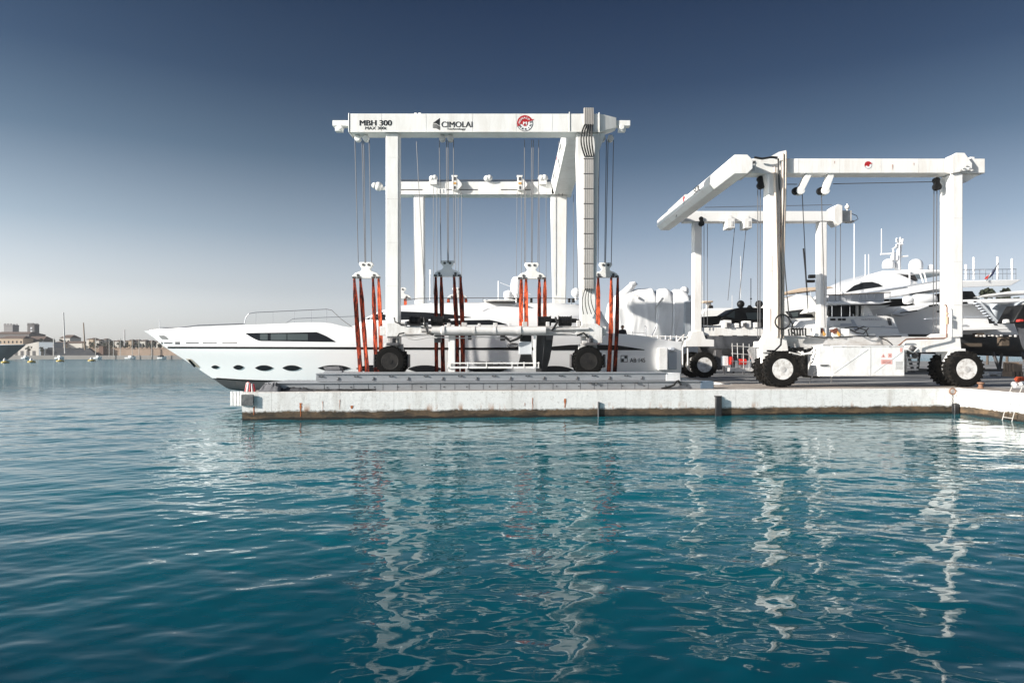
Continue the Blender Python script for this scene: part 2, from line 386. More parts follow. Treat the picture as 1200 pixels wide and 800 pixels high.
m, nt, b = new_mat('asphalt_yard')
nA = noise(nt, .25, 5, .6, (.5,1.5,1)); nB = noise(nt, 9, 4, .7)
ac = mixc(nt, ramp(nt, nA, [(.42,(0,0,0)),(.58,(1,1,1))]), (.13,.132,.138), (.3,.295,.29))
nt.links.new(mixc(nt, ramp(nt, nB, [(.45,(0,0,0)),(.8,(.4,)*3)]), ac, (.08,.08,.082)), b.inputs['Base Color']); b.inputs['Roughness'].default_value = .75
bump(nt, b, nB, .3, .01)
mb = MB(); mb.add([(13,40.5,QZ+.004),(23.6,38.6,QZ+.004),(25,36.5,QZ+.004),(24.6,10,QZ+.004),(250,10,QZ+.004),(250,165,QZ+.004),(13,165,QZ+.004)], [tuple(range(7))])
tag(mb.build('yard_pavement', m), kind='structure')

# ------------------------------------------------------------------ wheels
def make_wheel(name, Rw, w, parent, c, hub, tyre_mat, rim_mat):
    """tyre on a Y axis, outer face towards -Y; sub-part rim"""
    mb = MB(); h = w/2; ri = Rw*.56
    prof = [(ri,-h*.8),(ri*1.06,-h*.98),(Rw*.8,-h*1.02),(Rw*.9,-h*.98),(Rw*.955,-h*.8),(Rw*.96,0),(Rw*.955,h*.8),(Rw*.9,h*.98),(Rw*.8,h*1.02),(ri*1.06,h*.98),(ri,h*.8)]
    mb.lathe(prof, (0,0,0), 'y', 40)
    n = 26
    for j in range(n):
        for s in (-1, 1):
            t0 = 2*math.pi*(j+(.5 if s > 0 else 0))/n
            vs = []
            for rr in (Rw*.93, Rw):
                for yy, dt in ((s*.02, .0), (s*h*1.0, .09)):
                    for e in (-.055, .055):
                        t = t0+dt*1.0+e*(1.0 if rr < Rw else .8)
                        vs.append((rr*math.cos(t), yy, rr*math.sin(t)))
            mb.add(vs, [(0,1,3,2),(4,6,7,5),(0,4,5,1),(2,3,7,6),(0,2,6,4),(1,5,7,3)])
    o = mb.build(name, tyre_mat, parent, smooth=35); o.location = c
    mr = MB(); f = -h*.75*hub
    pr = [(ri*1.02, -h*.98),(ri*.96,-h*1.0),(ri*.9,-h*.96),(ri*.86,-h*.5),(ri*.66,-h*.34),(ri*.6,-h*.36),(ri*.56,-h*.56),(ri*.36,-h*.6),(ri*.33,-h*.92),(ri*.2,-h*1.0),(.01,-h*1.0)]
    mr.lathe(pr, (0,0,0), 'y', 32)
    mr.lathe([(ri*1.02,h*.9),(ri*.8,h*.5),(.01,h*.5)], (0,0,0), 'y', 24)
    for j in range(10):
        t = 2*math.pi*j/10; mr.cyl((ri*.47*math.cos(t),-h*.7,ri*.47*math.sin(t)), (ri*.47*math.cos(t),-h*.52,ri*.47*math.sin(t)), ri*.05, n=6)
    rr = mr.build('rim', rim_mat, o, smooth=30)
    mh = MB(); mh.lathe([(ri*.3,-h*1.01),(ri*.3,-h*1.04),(ri*.12,-h*1.06),(.01,-h*1.06)], (0,0,0), 'y', 20)
    mh.build('hub', GREYW if rim_mat is not RIMD else RIMD, o, smooth=30)
    return o
def rope(mb, a, b, r=.018): mb.tube([a, b], r, 6)

# ------------------------------------------------------------------ large boat hoist (left)
h1 = thing('boat_hoist', 'larger white gantry boat hoist with black lettering on its beam, straddling the long yacht', 'boat hoist', (-6.3,36.45,1.85))
DN, DF = 36.0, 50.2
bx = lambda name, mat, x0, x1, y0, y1, z0, z1, par=h1, bv=.03: MB().box(x0,x1,y0,y1,z0,z1).build(name, mat, par, bevel=bv, world=True)
TZ, BZ = 15.68, 14.72
mb = MB(); mb.box(-8.55, 4.55, DN, DN+1.02, BZ, TZ)
mb.box(4.57, 4.62, DN-.05, DN+1.07, BZ-.04, TZ+.06); mb.box(-8.63, -8.57, DN-.03, DN+1.05, BZ-.03, TZ+.03)
mb.hexa([(4.63,DN+.01,BZ),(4.63,DN+1.0,BZ),(5.55,DN+.8,BZ+.3),(5.55,DN+.25,BZ+.3)], [(4.63,DN+.01,TZ),(4.63,DN+1.0,TZ),(5.55,DN+.8,TZ-.12),(5.55,DN+.25,TZ-.12)])
ub = mb.build('top_beam', W1, h1, bevel=.03, world=True)
mb = MB(); mb.box(-8.52,4.5,DN-.05,DN+.05,BZ-.025,BZ-.003); mb.box(3.0,3.05,DN-.03,DN+.0,BZ+.0,TZ+.08)
mb.build('beam_flange', W1, ub, world=True)
for x0, x1, n in ((-9.55,-8.64,'l'), (5.56,6.3,'r')):
    mb = MB(); cx = (x0+x1)/2
    mb.box(x0, x1, DN+.32, DN+.72, BZ+.42, BZ+.72); mb.box(x0+.12, x0+.5, DN+.36, DN+.68, BZ+.16, BZ+.41)
    mb.cyl((cx-.08,DN+.29,BZ+.36),(cx-.08,DN+.75,BZ+.36),.14)
    mb.build('beam_end_bracket', W1, h1, bevel=.02, world=True)
mb = MB()
for x in (-5.2,-4.98): mb.box(x,x+.14,DN+.3,DN+.5,TZ,TZ+.16)
mb.build('warning_light', [W1], h1, bevel=.02, world=True)
# lettering and emblem on the beam
tp = lambda px, py: Vector((PX(px, DN-.004), DN-.006, PZ(py, DN)))
mi = ROOTM[h1.name].inverted()
text('lettering', 'MBH 300', INK, h1, mi @ tp(440.3,144.2), .29, 1.68, bold=.03)
text('lettering', 'MAX 300t', INK, h1, mi @ tp(440.5,150.3), .155, 1.12, bold=.016)
text('lettering', 'CIMOLAI', INK, h1, mi @ tp(535.5,146.0), .3, 1.62, bold=.016)
text('lettering', 'Technology', INK, h1, mi @ tp(534.5,151.6), .13, .98, bold=.016)
mb = MB(); th = (0,.004,0)
mb.prism([tp(507.3,144.3), tp(515.6,138.4), tp(515.2,147.8), tp(511,144.6)], th)
for k in range(4):
    o_ = k*1.35
    mb.prism([tp(507.2,145.2+o_), tp(510.9,145.4+o_), tp(515.8,148.6+o_*.8), tp(515.6,149.5+o_*.8), tp(510.8,146.3+o_), tp(507.2,146.0+o_)], th)
mb.build('lettering', INK, h1, world=True)
def emblem(parent, c, r, rot=Matrix.Identity(4), letters=True):
    """round red and white badge in the plane facing -Y at world point c"""
    mi = ROOTM[parent.name].inverted()
    Tm = Matrix.Translation(c) @ rot
    arc = lambda rr, a0, a1, n=24: [Tm @ Vector((rr*math.cos(R(a)), 0, rr*math.sin(R(a)))) for a in np.linspace(a0, a1, n)]
    def sh(pts, mat, name, y):
        off = Tm.to_3x3() @ Vector((0,-y,0))
        mb = MB(); mb.add([p+off for p in pts], [tuple(range(len(pts)))]); 
        return mb.build(name, mat, parent, world=True)
    disc = sh(arc(r, 0, 360, 48)[:-1], WHF, 'emblem', .002)
    mb = MB(); off = Tm.to_3x3() @ Vector((0,-.006,0))
    o_, i_ = arc(r, 186, 384), arc(r*.93, 186, 384)
    vs = [p+off for p in o_+i_]; n = len(o_); mb.add(vs, [(k,k+1,n+k+1,n+k) for k in range(n-1)])
    o_, i_ = arc(r, 26, 200), [Tm @ Vector(((-.95+1.87*k/23.)*r,0,(-.3+.64*k/23.)*r)) for k in range(24)][::-1]
    mb.build('emblem_ring', INK, parent, world=True)
    mb = MB(); vs = [p+off for p in o_+i_]; mb.add(vs, [(k,k+1,n+k+1,n+k) for k in range(n-1)])
    off2 = Tm.to_3x3() @ Vector((0,-.008,0)); pts = arc(r*.36, 0, 360, 30)[:-1]
    mb.add([p+off2 for p in pts], [tuple(range(len(pts)))])
    tip = [Tm @ Vector((x*r,0,z*r)) + off2 for x,z in ((.85,.28),(1.16,.5),(.8,.5))]; mb.add(tip, [(0,1,2)])
    tip = [Tm @ Vector((x*r,0,z*r)) + off2 for x,z in ((-.9,-.1),(-1.02,-.45),(-.62,-.25))]; mb.add(tip, [(0,1,2)])
    mb.build('emblem_field', RED, parent, world=True)
    if letters:
        mw, mk = MB(), MB()
        for word, mm, a0, a1, rr, flip in (('MONACO', mw, 172, 46, .68, 0), ('MARINE', mk, 214, 372, .72, 180)):
            for k, ch in enumerate(word):
                a = a0+(a1-a0)*k/(len(word)-1.0)
                rt = Tm.to_3x3().to_4x4() @ Matrix.Rotation(-R(a-90+flip), 4, 'Y')
                cc = Tm @ Vector((rr*r*math.cos(R(a)), -.012, rr*r*math.sin(R(a))))
                vs, fs = text('t', ch, INK, parent, (0,0,0), r*.24, None, None, .02, ret=True)
                mm.add([cc + rt @ Vector(v) for v in vs], fs)
        vs, fs = text('t', 'M', INK, parent, (0,0,0), r*.36, r*.42, None, .05, ret=True)
        mw.add([Tm @ (Vector(v)+Vector((0,-.014,0))) for v in vs], fs)
        mw.build('emblem_lettering', WHF, parent, world=True); mk.build('emblem_lettering', INK, parent, world=True)
emblem(h1, tp(615.2,144.6)+Vector((0,.004,0)), .425)

# columns
def column(parent, mat, xt, wt, xb, wb, y0, dt, db, zt, zb, bv=.05):
    return MB().hexa([(xb-wb/2,y0,zb),(xb+wb/2,y0,zb),(xb+wb/2,y0+db,zb),(xb-wb/2,y0+db,zb)],
              [(xt-wt/2,y0,zt),(xt+wt/2,y0,zt),(xt+wt/2,y0+dt,zt),(xt-wt/2,y0+dt,zt)]).build('column', mat, parent, bevel=bv, world=True)
column(h1, W1, PX(459.7,36.15), .69, PX(459.7,36.15), .69, DN+.12, .8, .8, BZ-.003, 4.5)
column(h1, W1, PX(689,36.2), 1.24, PX(689.3,36.2), .76, DN+.14, .9, .8, BZ-.003, 4.5)
column(h1, W1, PX(490.7,DF+.1), .74, PX(491.6,DF+.1), .7, DF+.12, .8, .8, BZ-.003, 5.0)
column(h1, W1, PX(655,DF+.1), 1.22, PX(655.8,DF+.1), .9, DF+.12, .9, .8, BZ-.003, 5.0)
# gusset heads
mb = MB(); mb.hexa([(4.6,DN+.2,BZ-.9),(4.64,DN+.2,BZ-.9),(4.64,DN+.8,BZ-.9),(4.6,DN+.8,BZ-.9)],[(4.6,DN+.2,BZ-.01),(4.95,DN+.2,BZ-.01),(4.95,DN+.8,BZ-.01),(4.6,DN+.8,BZ-.01)])
mb.build('gusset', W1, h1, world=True)
# far beam, cross beam
fx0, fx1 = PX(452,DF), PX(652,DF)
mb = MB().box(fx0, fx1, DF, DF+1., BZ-.0, TZ); mb.box(fx0+.05, fx1-.05, DF-.06, DF-.003, BZ+.02, BZ+.06)
fb = mb.build('top_beam', W1, h1, bevel=.03, world=True)
mb = MB()
for a, b_ in ((468,495),(523,560),(587,622)): mb.box(PX(a,DF), PX(b_,DF), DF-.012, DF-.002, PZ(222.9,DF), PZ(221.8,DF))
mb.each('rail_slot', DKSTEEL, fb, world=True)
mb = MB(); mb.cyl((fx0-.05,DF+.5,15.3),(fx0-.75,DF+.5,15.3),.13); mb.ball((fx0-.62,DF+.5,15.45),.33); mb.ball((fx0-.9,DF+.4,15.5),.22)
mb.build('beam_end_bracket', W1, h1, smooth=40, world=True)
mb = MB(); rope(mb, (fx0,DF+.3,TZ+.12),(fx1-.4,DF+.3,TZ+.12),.03); rope(mb, (fx0,DF+.7,TZ+.3),(fx1-.4,DF+.7,TZ+.3),.025)
for x in np.linspace(fx0+.2, fx1-.6, 6): mb.box(x-.03,x+.03,DF+.27,DF+.33,TZ,TZ+.14)
mb.build('hauling_rope', ROPE, h1, world=True)
for px, s in ((535,1.), (611,1.), (508,.62), (572,.62), (636,.75)):
    x = PX(px, DF); mb = MB(); hw = .3*s
    if s == 1.:
        mb.box(x-.3,x+.05,DF-.35,DF-.02,PZ(224,DF),PZ(208,DF)); mb.prism([(x+.06,DF-.33,PZ(210,DF)),(x+.42,DF-.33,PZ(216,DF)),(x+.42,DF-.33,PZ(219,DF)),(x+.06,DF-.33,PZ(225,DF))],(0,.3,0))
        mb.box(x-.34,x+.1,DF-.3,DF-.02,PZ(208,DF),PZ(206.5,DF))
    else:
        mb.ball((x-hw*.5,DF-.1,PZ(209.5,DF)),.26*s+.06); mb.ball((x+hw*.6,DF-.1,PZ(209,DF)),.26*s+.06)
        if px != 572: mb.box(x-.28,x+.28,DF-.25,DF-.02,PZ(217,DF),PZ(210.5,DF))
    t = mb.build('trolley', W1, h1, bevel=.02, world=True)
    if s == 1.:
        m2 = MB(); m2.box(x-.2,x-.03,DF-.37,DF-.351,PZ(213,DF),PZ(209,DF)); m2.box(x-.16,x-.05,DF-.37,DF-.351,PZ(223,DF),PZ(219.5,DF)); m2.build('sheave', DKSTEEL, t, world=True)
        m3 = MB(); m3.box(x-.22,x+.0,DF-.372,DF-.352,PZ(217.5,DF),PZ(215,DF)); m3.build('reflector', OCHRE, t, world=True)
# cross beam on the right: near end meets the near beam, far end the far beam
mb = MB()
n0 = [(3.0,DN+1.03,BZ+.01),(4.25,DN+1.03,BZ+.01),(4.25,DN+1.03,TZ-.01),(2.86,DN+1.03,TZ-.01)]
f0 = [(3.12,DF-.01,BZ+.01),(4.37,DF-.01,BZ+.01),(4.37,DF-.01,TZ-.01),(2.86,DF-.01,TZ-.01)]
mb.loft([n0,f0]); mb.box(2.9,4.4,DF+.0,DF+1.02,BZ+.02,TZ+.02)
cb = mb.build('cross_beam', W1, h1, bevel=.02, world=True)
rz = Matrix.Rotation(R(-90), 4, 'Z')
text('lettering', 'CIMOLAI', INK, h1, mi @ Vector((2.845,40.3,15.2)), .3, 1.7, rz, bold=.016)
emblem(h1, Vector((2.84,43.4,15.2)), .34, rz, letters=False)
text('lettering', 'MBH 300', INK, h1, mi @ Vector((2.845,46.6,15.2)), .3, 1.7, rz, bold=.016)
# hoisting ropes and sheaves
gx = [428,525,623,709]; GD = 37.25
mb = MB(); ms = []
for i, px in enumerate(gx):
    c = PX(px, GD)
    for dx in (-.4,-.02,.36):
        y = DN+.55
        a = (c+dx, y, BZ-.25); rope(mb, a, (c+dx*.95, GD, PZ(308,GD)), .021)
        if dx == -.02: rope(mb, (c+dx+.09, y, BZ-.25), (c+dx*.95+.05, GD, PZ(308,GD)), .021)
    for dx in (-.24,.2):
        if i == 2: continue
        m2 = MB(); m2.cyl((c+dx-.0,DN+.4,BZ-.2),(c+dx,DN+.72,BZ-.2),.16); m2.box(c+dx-.11,c+dx+.11,DN+.46,DN+.66,BZ-.2,BZ-.003)
        m2.build('sheave', W1 if i in (0,) else GREYW, h1, bevel=.02, world=True)
for px0, py0, px1, py1, d in ((486,229,486,352,DF-.3),(488,166,497,335,40),(534,225,534,345,DF-.2),(537,225,537,345,DF-.2),(541,225,541,345,DF-.2),(508,218,508,345,DF-.2),(512,218,512,345,DF-.2),(606,225,605,340,DF-.2),(611,225,611,340,DF-.2),(616,225,616,340,DF-.2),(632,225,632,340,DF-.2),(640,225,640,340,DF-.2),(655,166,655,230,DF-.4),(659,166,659,230,DF-.4),(672,228,672,345,DF),(677,228,677,345,DF)):
    rope(mb, P(px0,py0,d), P(px1,py1,d), .02)
mb.each('hoist_rope', ROPE, h1, world=True)
# cable tray and hoses on the near right column
mb = MB(); x0, x1 = PX(684,DN), PX(695.5,DN)
mb.box(x0, x1, DN-.06, DN+.1, PZ(340,DN), PZ(183,DN)); mb.box(x0,x1,DN-.1,DN-.0,PZ(147,DN),PZ(127,DN))
tr = mb.build('cable_tray', TRAY, h1, bevel=.015, world=True)
mb = MB()
for y in np.linspace(186, 326, 9): mb.box(x0-.02, x1+.02, DN-.075, DN-.062, PZ(y+.9,DN), PZ(y,DN))
for k in range(4):
    xx = x0+.09+k*.11; mb.box(xx-.005, xx+.005, DN-.07, DN-.061, PZ(339,DN), PZ(187,DN)); mb.box(xx-.012,xx+.012,DN-.112,DN-.101,PZ(146.5,DN),PZ(127,DN))
mb.build('tray_clamp', DKSTEEL, tr, world=True)
mb = MB()
for k in range(5):
    xx = PX(685.5+k*2.1,DN); s = .16+.03*k
    pts = []
    for t_ in np.linspace(0,1,13):
        z = PZ(146+38*t_,DN); pts.append((xx-.23*math.sin(t_*math.pi)*(1-.15*k)+.05*t_*k*.4, DN-.06-.16*math.sin(t_*math.pi), z))
    mb.tube(pts, .042, 7)
for k in range(4):
    xx = PX(686+k*2.4,DN); pts = [(xx-.14*math.sin(t_*math.pi)+(.1*t_*(k-1)), DN-.08-.12*math.sin(t_*math.pi), PZ(338+30*t_,DN)) for t_ in np.linspace(0,1,10)]
    mb.tube(pts, .022, 7)
mb.each('hose', HOSE, h1, smooth=60, world=True)
# lower beam with hydraulic pipe, winch drums
mb = MB(); mb.box(-7.0, 5.0, DN+.1, DN+.85, 4.0, 4.48)
mb.prism([P(453,394,DN),P(453,378,DN),P(466,378,DN),P(470,382,DN),P(494,382,DN),P(494,394,DN)],(0,.09,0))
mb.prism([P(672,393,DN),P(680,383,DN),P(683,379,DN),P(699,379,DN),P(706,384,DN),P(706,402,DN),P(690,402,DN),P(686,394,DN)],(0,.09,0))
lb = mb.build('lower_beam', W3, h1, bevel=.02, world=True)
mb = MB()
for px in (476,486,498,648,660,672): mb.box(PX(px,DN),PX(px,DN)+.035,DN+.06,DN+.099,4.02,4.46)
mb.box(-6.0,4.2,DN+.05,DN+.099,4.44,4.475); mb.box(-6.0,4.2,DN+.05,DN+.099,4.0,4.035); mb.each('stiffener', GREYW, lb, world=True)
mb = MB()
for px,w,y,h in ((470,6,379,4),(496,5,379.5,3),(524,4,380,3),(541,6,379.5,3.5),(560,3,380,2.5),(578,5,379.6,3),(596,3,380,2.5),(612,6,379,4),(640,4,379,4),(676,4,378,5)): mb.box(PX(px,36.2),PX(px+w,36.2),36.15,36.5,4.483,PZ(y-h*.5,36.2))
mb.each('valve_block', GREYW, h1, bevel=.015, world=True)
mb = MB(); mb.tube([P(640,386,DN-.05),P(690,385,DN-.05)],.07,7); mb.tube([P(640,390,DN-.05),P(668,390.5,DN-.05),P(680,393,DN-.05),P(690,393,DN-.05)],.05,7); mb.tube([P(494,387,DN-.02),P(507,387,DN-.02)],.09,8)
mb.tube([P(506,395,DN),P(540,396,DN),P(566,395,DN),P(600,396.5,DN)],.03,6); mb.tube([P(478,397,DN),P(488,398,DN),P(503,395,DN),P(512,396,DN)],.03,6); mb.each('service_pipe', GREYW, h1, smooth=60, world=True)
mb = MB(); mb.box(PX(640,DN),PX(648,DN),DN+.2,DN+.6,PZ(398,DN),3.99); mb.box(PX(548,DN),PX(552,DN),DN+.2,DN+.6,PZ(398,DN),3.99); mb.box(PX(508,DN),PX(516,DN),DN+.3,DN+.7,PZ(401,DN),3.99); mb.box(PX(586,DN),PX(592,DN),DN+.3,DN+.7,PZ(399,DN),3.99); mb.each('hydraulic_manifold', DKSTEEL, h1, bevel=.02, world=True)
mb = MB(); mb.cyl(P(556,425,36.1),P(578,426,36.1),.11,n=10); mb.box(PX(578,36.2),PX(606,36.2),36.1,36.5,PZ(429,36.2),PZ(427,36.2)); mb.box(PX(536,36.2),PX(548,36.2),36.1,36.5,PZ(429,36.2),PZ(427.5,36.2)); mb.tube([P(583,427,36.05),P(588,424,36.05),P(592,427,36.05)],.05,6); mb.each('stowed_tool', DKSTEEL, h1, smooth=50, world=True)
mb = MB(); z = PZ(387.3,DN); x = PX(506,DN)
pr = [(.06,0),(.17,.02),(.17,.5),(.25,.55),(.25,.7),(.2,.72),(.2,2.2),(.23,2.2),(.23,2.3),(.2,2.31),(.2,3.3),(.23,3.3),(.23,3.4),(.2,3.41),(.2,4.5),(.24,4.5),(.24,4.7),(.19,4.72),(.19,6.0),(.05,6.02)]
mb.lathe([(r,h) for r,h in pr], (x,DN-.16,z), 'x', 20)
mb.build('hydraulic_cylinder', M('cylinder_paint',(.68,.66,.64),.35,(.42,.38,.34),.6,2.), h1, smooth=40, world=True)
mb = MB(); mb.tube([P(462,372,DN-.1),P(463,377,DN-.1),P(470,380,DN-.1),P(500,381,DN-.1)],.035,7); mb.tube([P(474,390,DN-.1),P(468,391,DN-.1),P(466,394,DN-.1)],.04,7)
mb.tube([P(497,372,36.3),P(498,382,36),P(501,390,DN-.2),P(508,392,DN-.2)],.05,7); mb.tube([P(651,372,36.3),P(653,378,36),P(647,387,DN-.15)],.06,7)
mb.tube([P(592,395,DN-.1),P(598,400,DN-.1),P(606,397,DN-.1),P(612,393,DN-.1)],.07,7); mb.tube([P(676,393,DN-.1),P(684,390,DN-.1),P(690,396,DN-.1)],.05,7)
mb.each('hose', HOSE, h1, smooth=60, world=True)
mb = MB(); mb.tube([P(475,391.5,DN-.05),P(500,391,DN-.05)],.06,7); mb.tube([P(466,394,DN-.05),P(480,395,DN-.05),P(506,392,DN-.05)],.03,7); mb.each('service_pipe', GREYW, h1, smooth=60, world=True)
for a, b_ in ((481,493),(506,519),(631,645),(655,669)):
    xa, xb = PX(a,36.8), PX(b_,36.8); zc = PZ(375.5,36.8); mb = MB()
    mb.lathe([(.02,-.03),(.27,-.03),(.27,.0),(.215,.01),(.215,xb-xa-.01),(.27,xb-xa),(.27,xb-xa+.03),(.02,xb-xa+.03)], (xa,36.75,zc), 'x', 22)
    for k in range(5):
        xx = xa+.05+k*(xb-xa-.1)/4; mb.lathe([(.2,-.03),(.23,-.02),(.23,.02),(.2,.03)], (xx,36.75,zc), 'x', 20)
    mb.box(xb+.04,xb+.3,36.6,36.9,zc-.12,zc+.1); mb.cyl((xb+.3,36.75,zc),(xb+.42,36.75,zc),.07)
    mb.box(xa,xb,36.62,36.88,4.483,zc-.2)
    mb.build('winch_drum', BLACKP, h1, smooth=40, world=True)
# hanging platform, posts, machine box, rubber sheet
mb = MB(); mb.box(PX(524,DN),PX(632,DN),DN+.0,DN+.6,PZ(431.5,DN),PZ(429.5,DN)); mb.box(PX(524,DN),PX(632,DN),DN-.03,DN+.02,PZ(426,DN),PZ(424.6,DN)); 
for px in (525,548,570,600,614,631): mb.box(PX(px,DN)-.03,PX(px,DN)+.03,DN-.02,DN+.03,PZ(431,DN),PZ(424,DN))
mb.build('platform', W1, h1, world=True)
mb = MB(); mb.box(PX(525.5,DN),PX(533,DN),DN+.1,DN+.45,PZ(436,DN),4.0); mb.build('post', W1, h1, bevel=.02, world=True)
mb = MB(); mb.box(PX(625.3,DN),PX(628.3,DN),DN-.05,DN+.1,PZ(431,DN),4.02); mb.build('post', W1, h1, bevel=.01, world=True)
mb = MB(); mb.box(PX(608,DN),PX(623.5,DN),DN+.1,DN+.7,PZ(415,DN),PZ(400,DN)); mx = mb.build('pump_unit', M('machine_panel',(.56,.58,.6),.5,None,.4,2.), h1, bevel=.03, world=True)
mb = MB(); mb.box(PX(609.5,DN),PX(623,DN),DN+.12,DN+.7,PZ(399.8,DN),PZ(393,DN)); mb.prism([P(610,415.2,DN+.1),P(623,415.2,DN+.1),P(625,429,DN+.1),P(607,429,DN+.1)],(0,.5,0))
mb.build('pump_motor', BLACKP, mx, bevel=.03, world=True)
mb = MB()
ring = lambda y, xa, xb: [P(xa,y,36.5), P((xa+xb)/2,y,36.35), P(xb,y,36.5), P(xb,y,36.85), P(xa,y,36.85)]
mb.loft([ring(393,629,648.5), ring(405,628.5,647), ring(420,628,644.5), ring(432,628,641), ring(440,628,640)])
mb.build('rubber_curtain', TARP, h1, world=True)
# wheels
mb = MB()
for px in (461, 689):
    x = PX(px,36.3)
    mb.box(x-.32,x+.32,36.25,37.0,3.55,3.99); mb.box(x-.5,x+.5,36.42,36.62,2.4,3.55) ; mb.cyl((x,35.7,2.64),(x,37.2,2.64),.16)
for px in (491.5, 655.8):
    x = PX(px,DF+.3); mb.box(x-.4,x+.4,DF+.1,DF+.95,3.5,5.0); mb.box(x-.4,x+.4,DF+.42,DF+.6,2.4,3.5); mb.cyl((x,DF-.1,2.6),(x,DF+1.2,2.6),.16)
mb.box(PX(490,DF),PX(656,DF),DF+.2,DF+.9,4.1,4.9)
mb.build('wheel_fork', GREYW, h1, bevel=.02, world=True)
lc = lambda px, y, z=2.64: mi @ Vector((PX(px,35.8), y, z))
w0 = make_wheel('wheel', .8, .62, h1, lc(457.5,35.95), 1, RUB, RIMD)
for px, y in ((457.5,37.0),(689.5,35.95),(689.5,37.0)):
    c = copy_tree(w0); c.location = lc(px,y)
w1 = None
for px in (491.5,655.8):
    for y in (DF-.05, DF+1.05):
        c = copy_tree(w0); c.location = mi @ Vector((PX(px,DF+.3), y, 2.08))
for px in (457.5,689.5):
    mb = MB(); x = PX(px,35.8); s = -1 if px > 600 else 1
    mb.box(x+.86*s-.04,x+.86*s+.04,36.1,36.8,2.3,3.0); mb.box(x-.86*s-.04,x-.86*s+.04,35.8,36.3,2.3,3.0); mb.box(x-.2,x+.45,35.7,36.4,3.46,3.6); mb.cyl((x+.1,36.,3.6),(x+.1,36.,3.85),.16)
    mb.each('wheel_guard', DKSTEEL, h1, bevel=.02, world=True)
mb = MB()
for px in (457.5,689.5): x = PX(px,35.8); mb.cyl((x,35.68,2.64),(x,37.25,2.64),.12)
mb.each('axle', DKSTEEL, h1, world=True)

# lifting slings: hook block + webbing straps, one thing per block
def strap(parent, pts, w, mat, tk=.05):
    """webbing strap through points, narrow at the top, slightly twisted"""
    mb = MB(); n = 16; rings = []
    pts = [Vector(p) for p in pts]; L = len(pts)-1
    for k in range(n+1):
        t = k/n*L; i = min(int(t), L-1); p = pts[i].lerp(pts[i+1], t-i); u = k/n
        ww = w*(.55+.45*min(1,max(0,(u-.05)/.18)))*(1+.05*math.sin(u*17+p.x))
        tw = .35*math.sin(u*5+p.x*3)
        dx = Vector((math.cos(tw), math.sin(tw), 0)); dy = Vector((-dx.y, dx.x, 0))
        rings.append([p-dx*ww/2-dy*tk/2, p+dx*ww/2-dy*tk/2, p+dx*ww/2+dy*tk/2, p-dx*ww/2+dy*tk/2])
    mb.loft(rings); return mb.build('strap', mat, parent, world=True)
def sling(label, px, ytop, d, wpx, straps, mat=W1, cat='lifting sling', grp='lifting slings hung from the large hoist'):
    s = d/F; c = P(px, ytop, d); sc_ = wpx/31.
    t = thing('lifting_sling', label, cat, (c.x, c.y, PZ(ytop+18*sc_, d)), 0, grp)
    pt = lambda dx, dy: Vector((c.x+dx*s*sc_, d-.14, PZ(ytop+dy*sc_, d)))
    out = [(-7,0),(7,0),(8,2.5),(4.5,7.5),(6,10),(12,12),(15.5,15.5),(15.5,18),(-15.5,18),(-15.5,15.5),(-12,12),(-6,10),(-4.5,7.5),(-8,2.5)]
    mb = MB(); mb.prism([pt(x,y) for x,y in out], (0,.28,0)); b = mb.build('hook_block', mat, t, bevel=.02, world=True)
    mb = MB()
    for dx in (-13.4,-7.9,8.,13.4): mb.cyl(pt(dx,16.9)+Vector((-.09,0,0)), pt(dx,16.9)+Vector((.1,0,0)), .05)
    for dx, dy in ((-3,3),(3,3),(-9,14.5),(9,14.5)): mb.cyl(pt(dx,dy)+Vector((0,-.03,0)), pt(dx,dy)+Vector((0,.31,0)), .07)
    mb.each('pin', DKSTEEL, b, world=True)
    for st in straps:
        pts, w, m_ = st; strap(t, [P(a,b_,d+.02) for a,b_ in pts], w*s, m_)
    return t
GD = 37.75
sling('white hook block with four long straps, left of the larger hoist\'s front left column', 429.5, 307.5, GD, 32.5,
      [([(415,324),(418.5,380),(422.5,437)],5.2,STD),([(422,324),(426,380),(430.5,437)],5.0,STD),([(437,324),(439.5,390),(441,437)],4.8,STD),([(443.5,324),(446,385),(446.5,437)],4.8,STO)])
sling('grey hook block with four dark straps, right of the larger hoist\'s front left column', 524.5, 305.5, GD, 32.5,
      [([(510.5,323),(511,360),(511.5,438)],4.4,STD),([(517,323),(518,375),(519.3,438)],5.0,STD),([(532,323),(535,380),(536,437)],5.0,STD),([(539.5,323),(542,380),(542.5,437)],5.2,STD)], M('grey_hook_block_paint',(.83,.83,.83),.5))
sling('white hook block with four short orange straps ending above the two right winch drums', 623, 308, GD, 33,
      [([(611,325),(610.5,360),(611,392)],4.6,STO),([(616.5,325),(616.5,360),(617,392)],4.6,STO),([(632,325),(632,355),(632,383)],4.2,STD),([(638.5,325),(638.5,355),(638.5,383)],4.2,STO)])
t = sling('white hook block with three orange straps, right of the column carrying the cable tray', 709.5, 308, GD, 30,
      [([(701,325),(701,365),(700.5,403)],4.8,STO),([(716.3,325),(716,385),(713.2,438)],4.8,STO),([(724,325),(723,385),(720.3,438)],4.6,STD)])
for lab, px, ps in (('small distant hook block half hidden beside the larger hoist\'s front left column', 470, (464.5,475)), ('small distant hook block seen behind the grey hook block\'s dark straps', 536, (525.5,546))):
    sling(lab, px, 337, 50.9, 23, [([(p,348),(p,362)],3.4,STO) for p in ps], grp='far lifting slings of the large hoist')

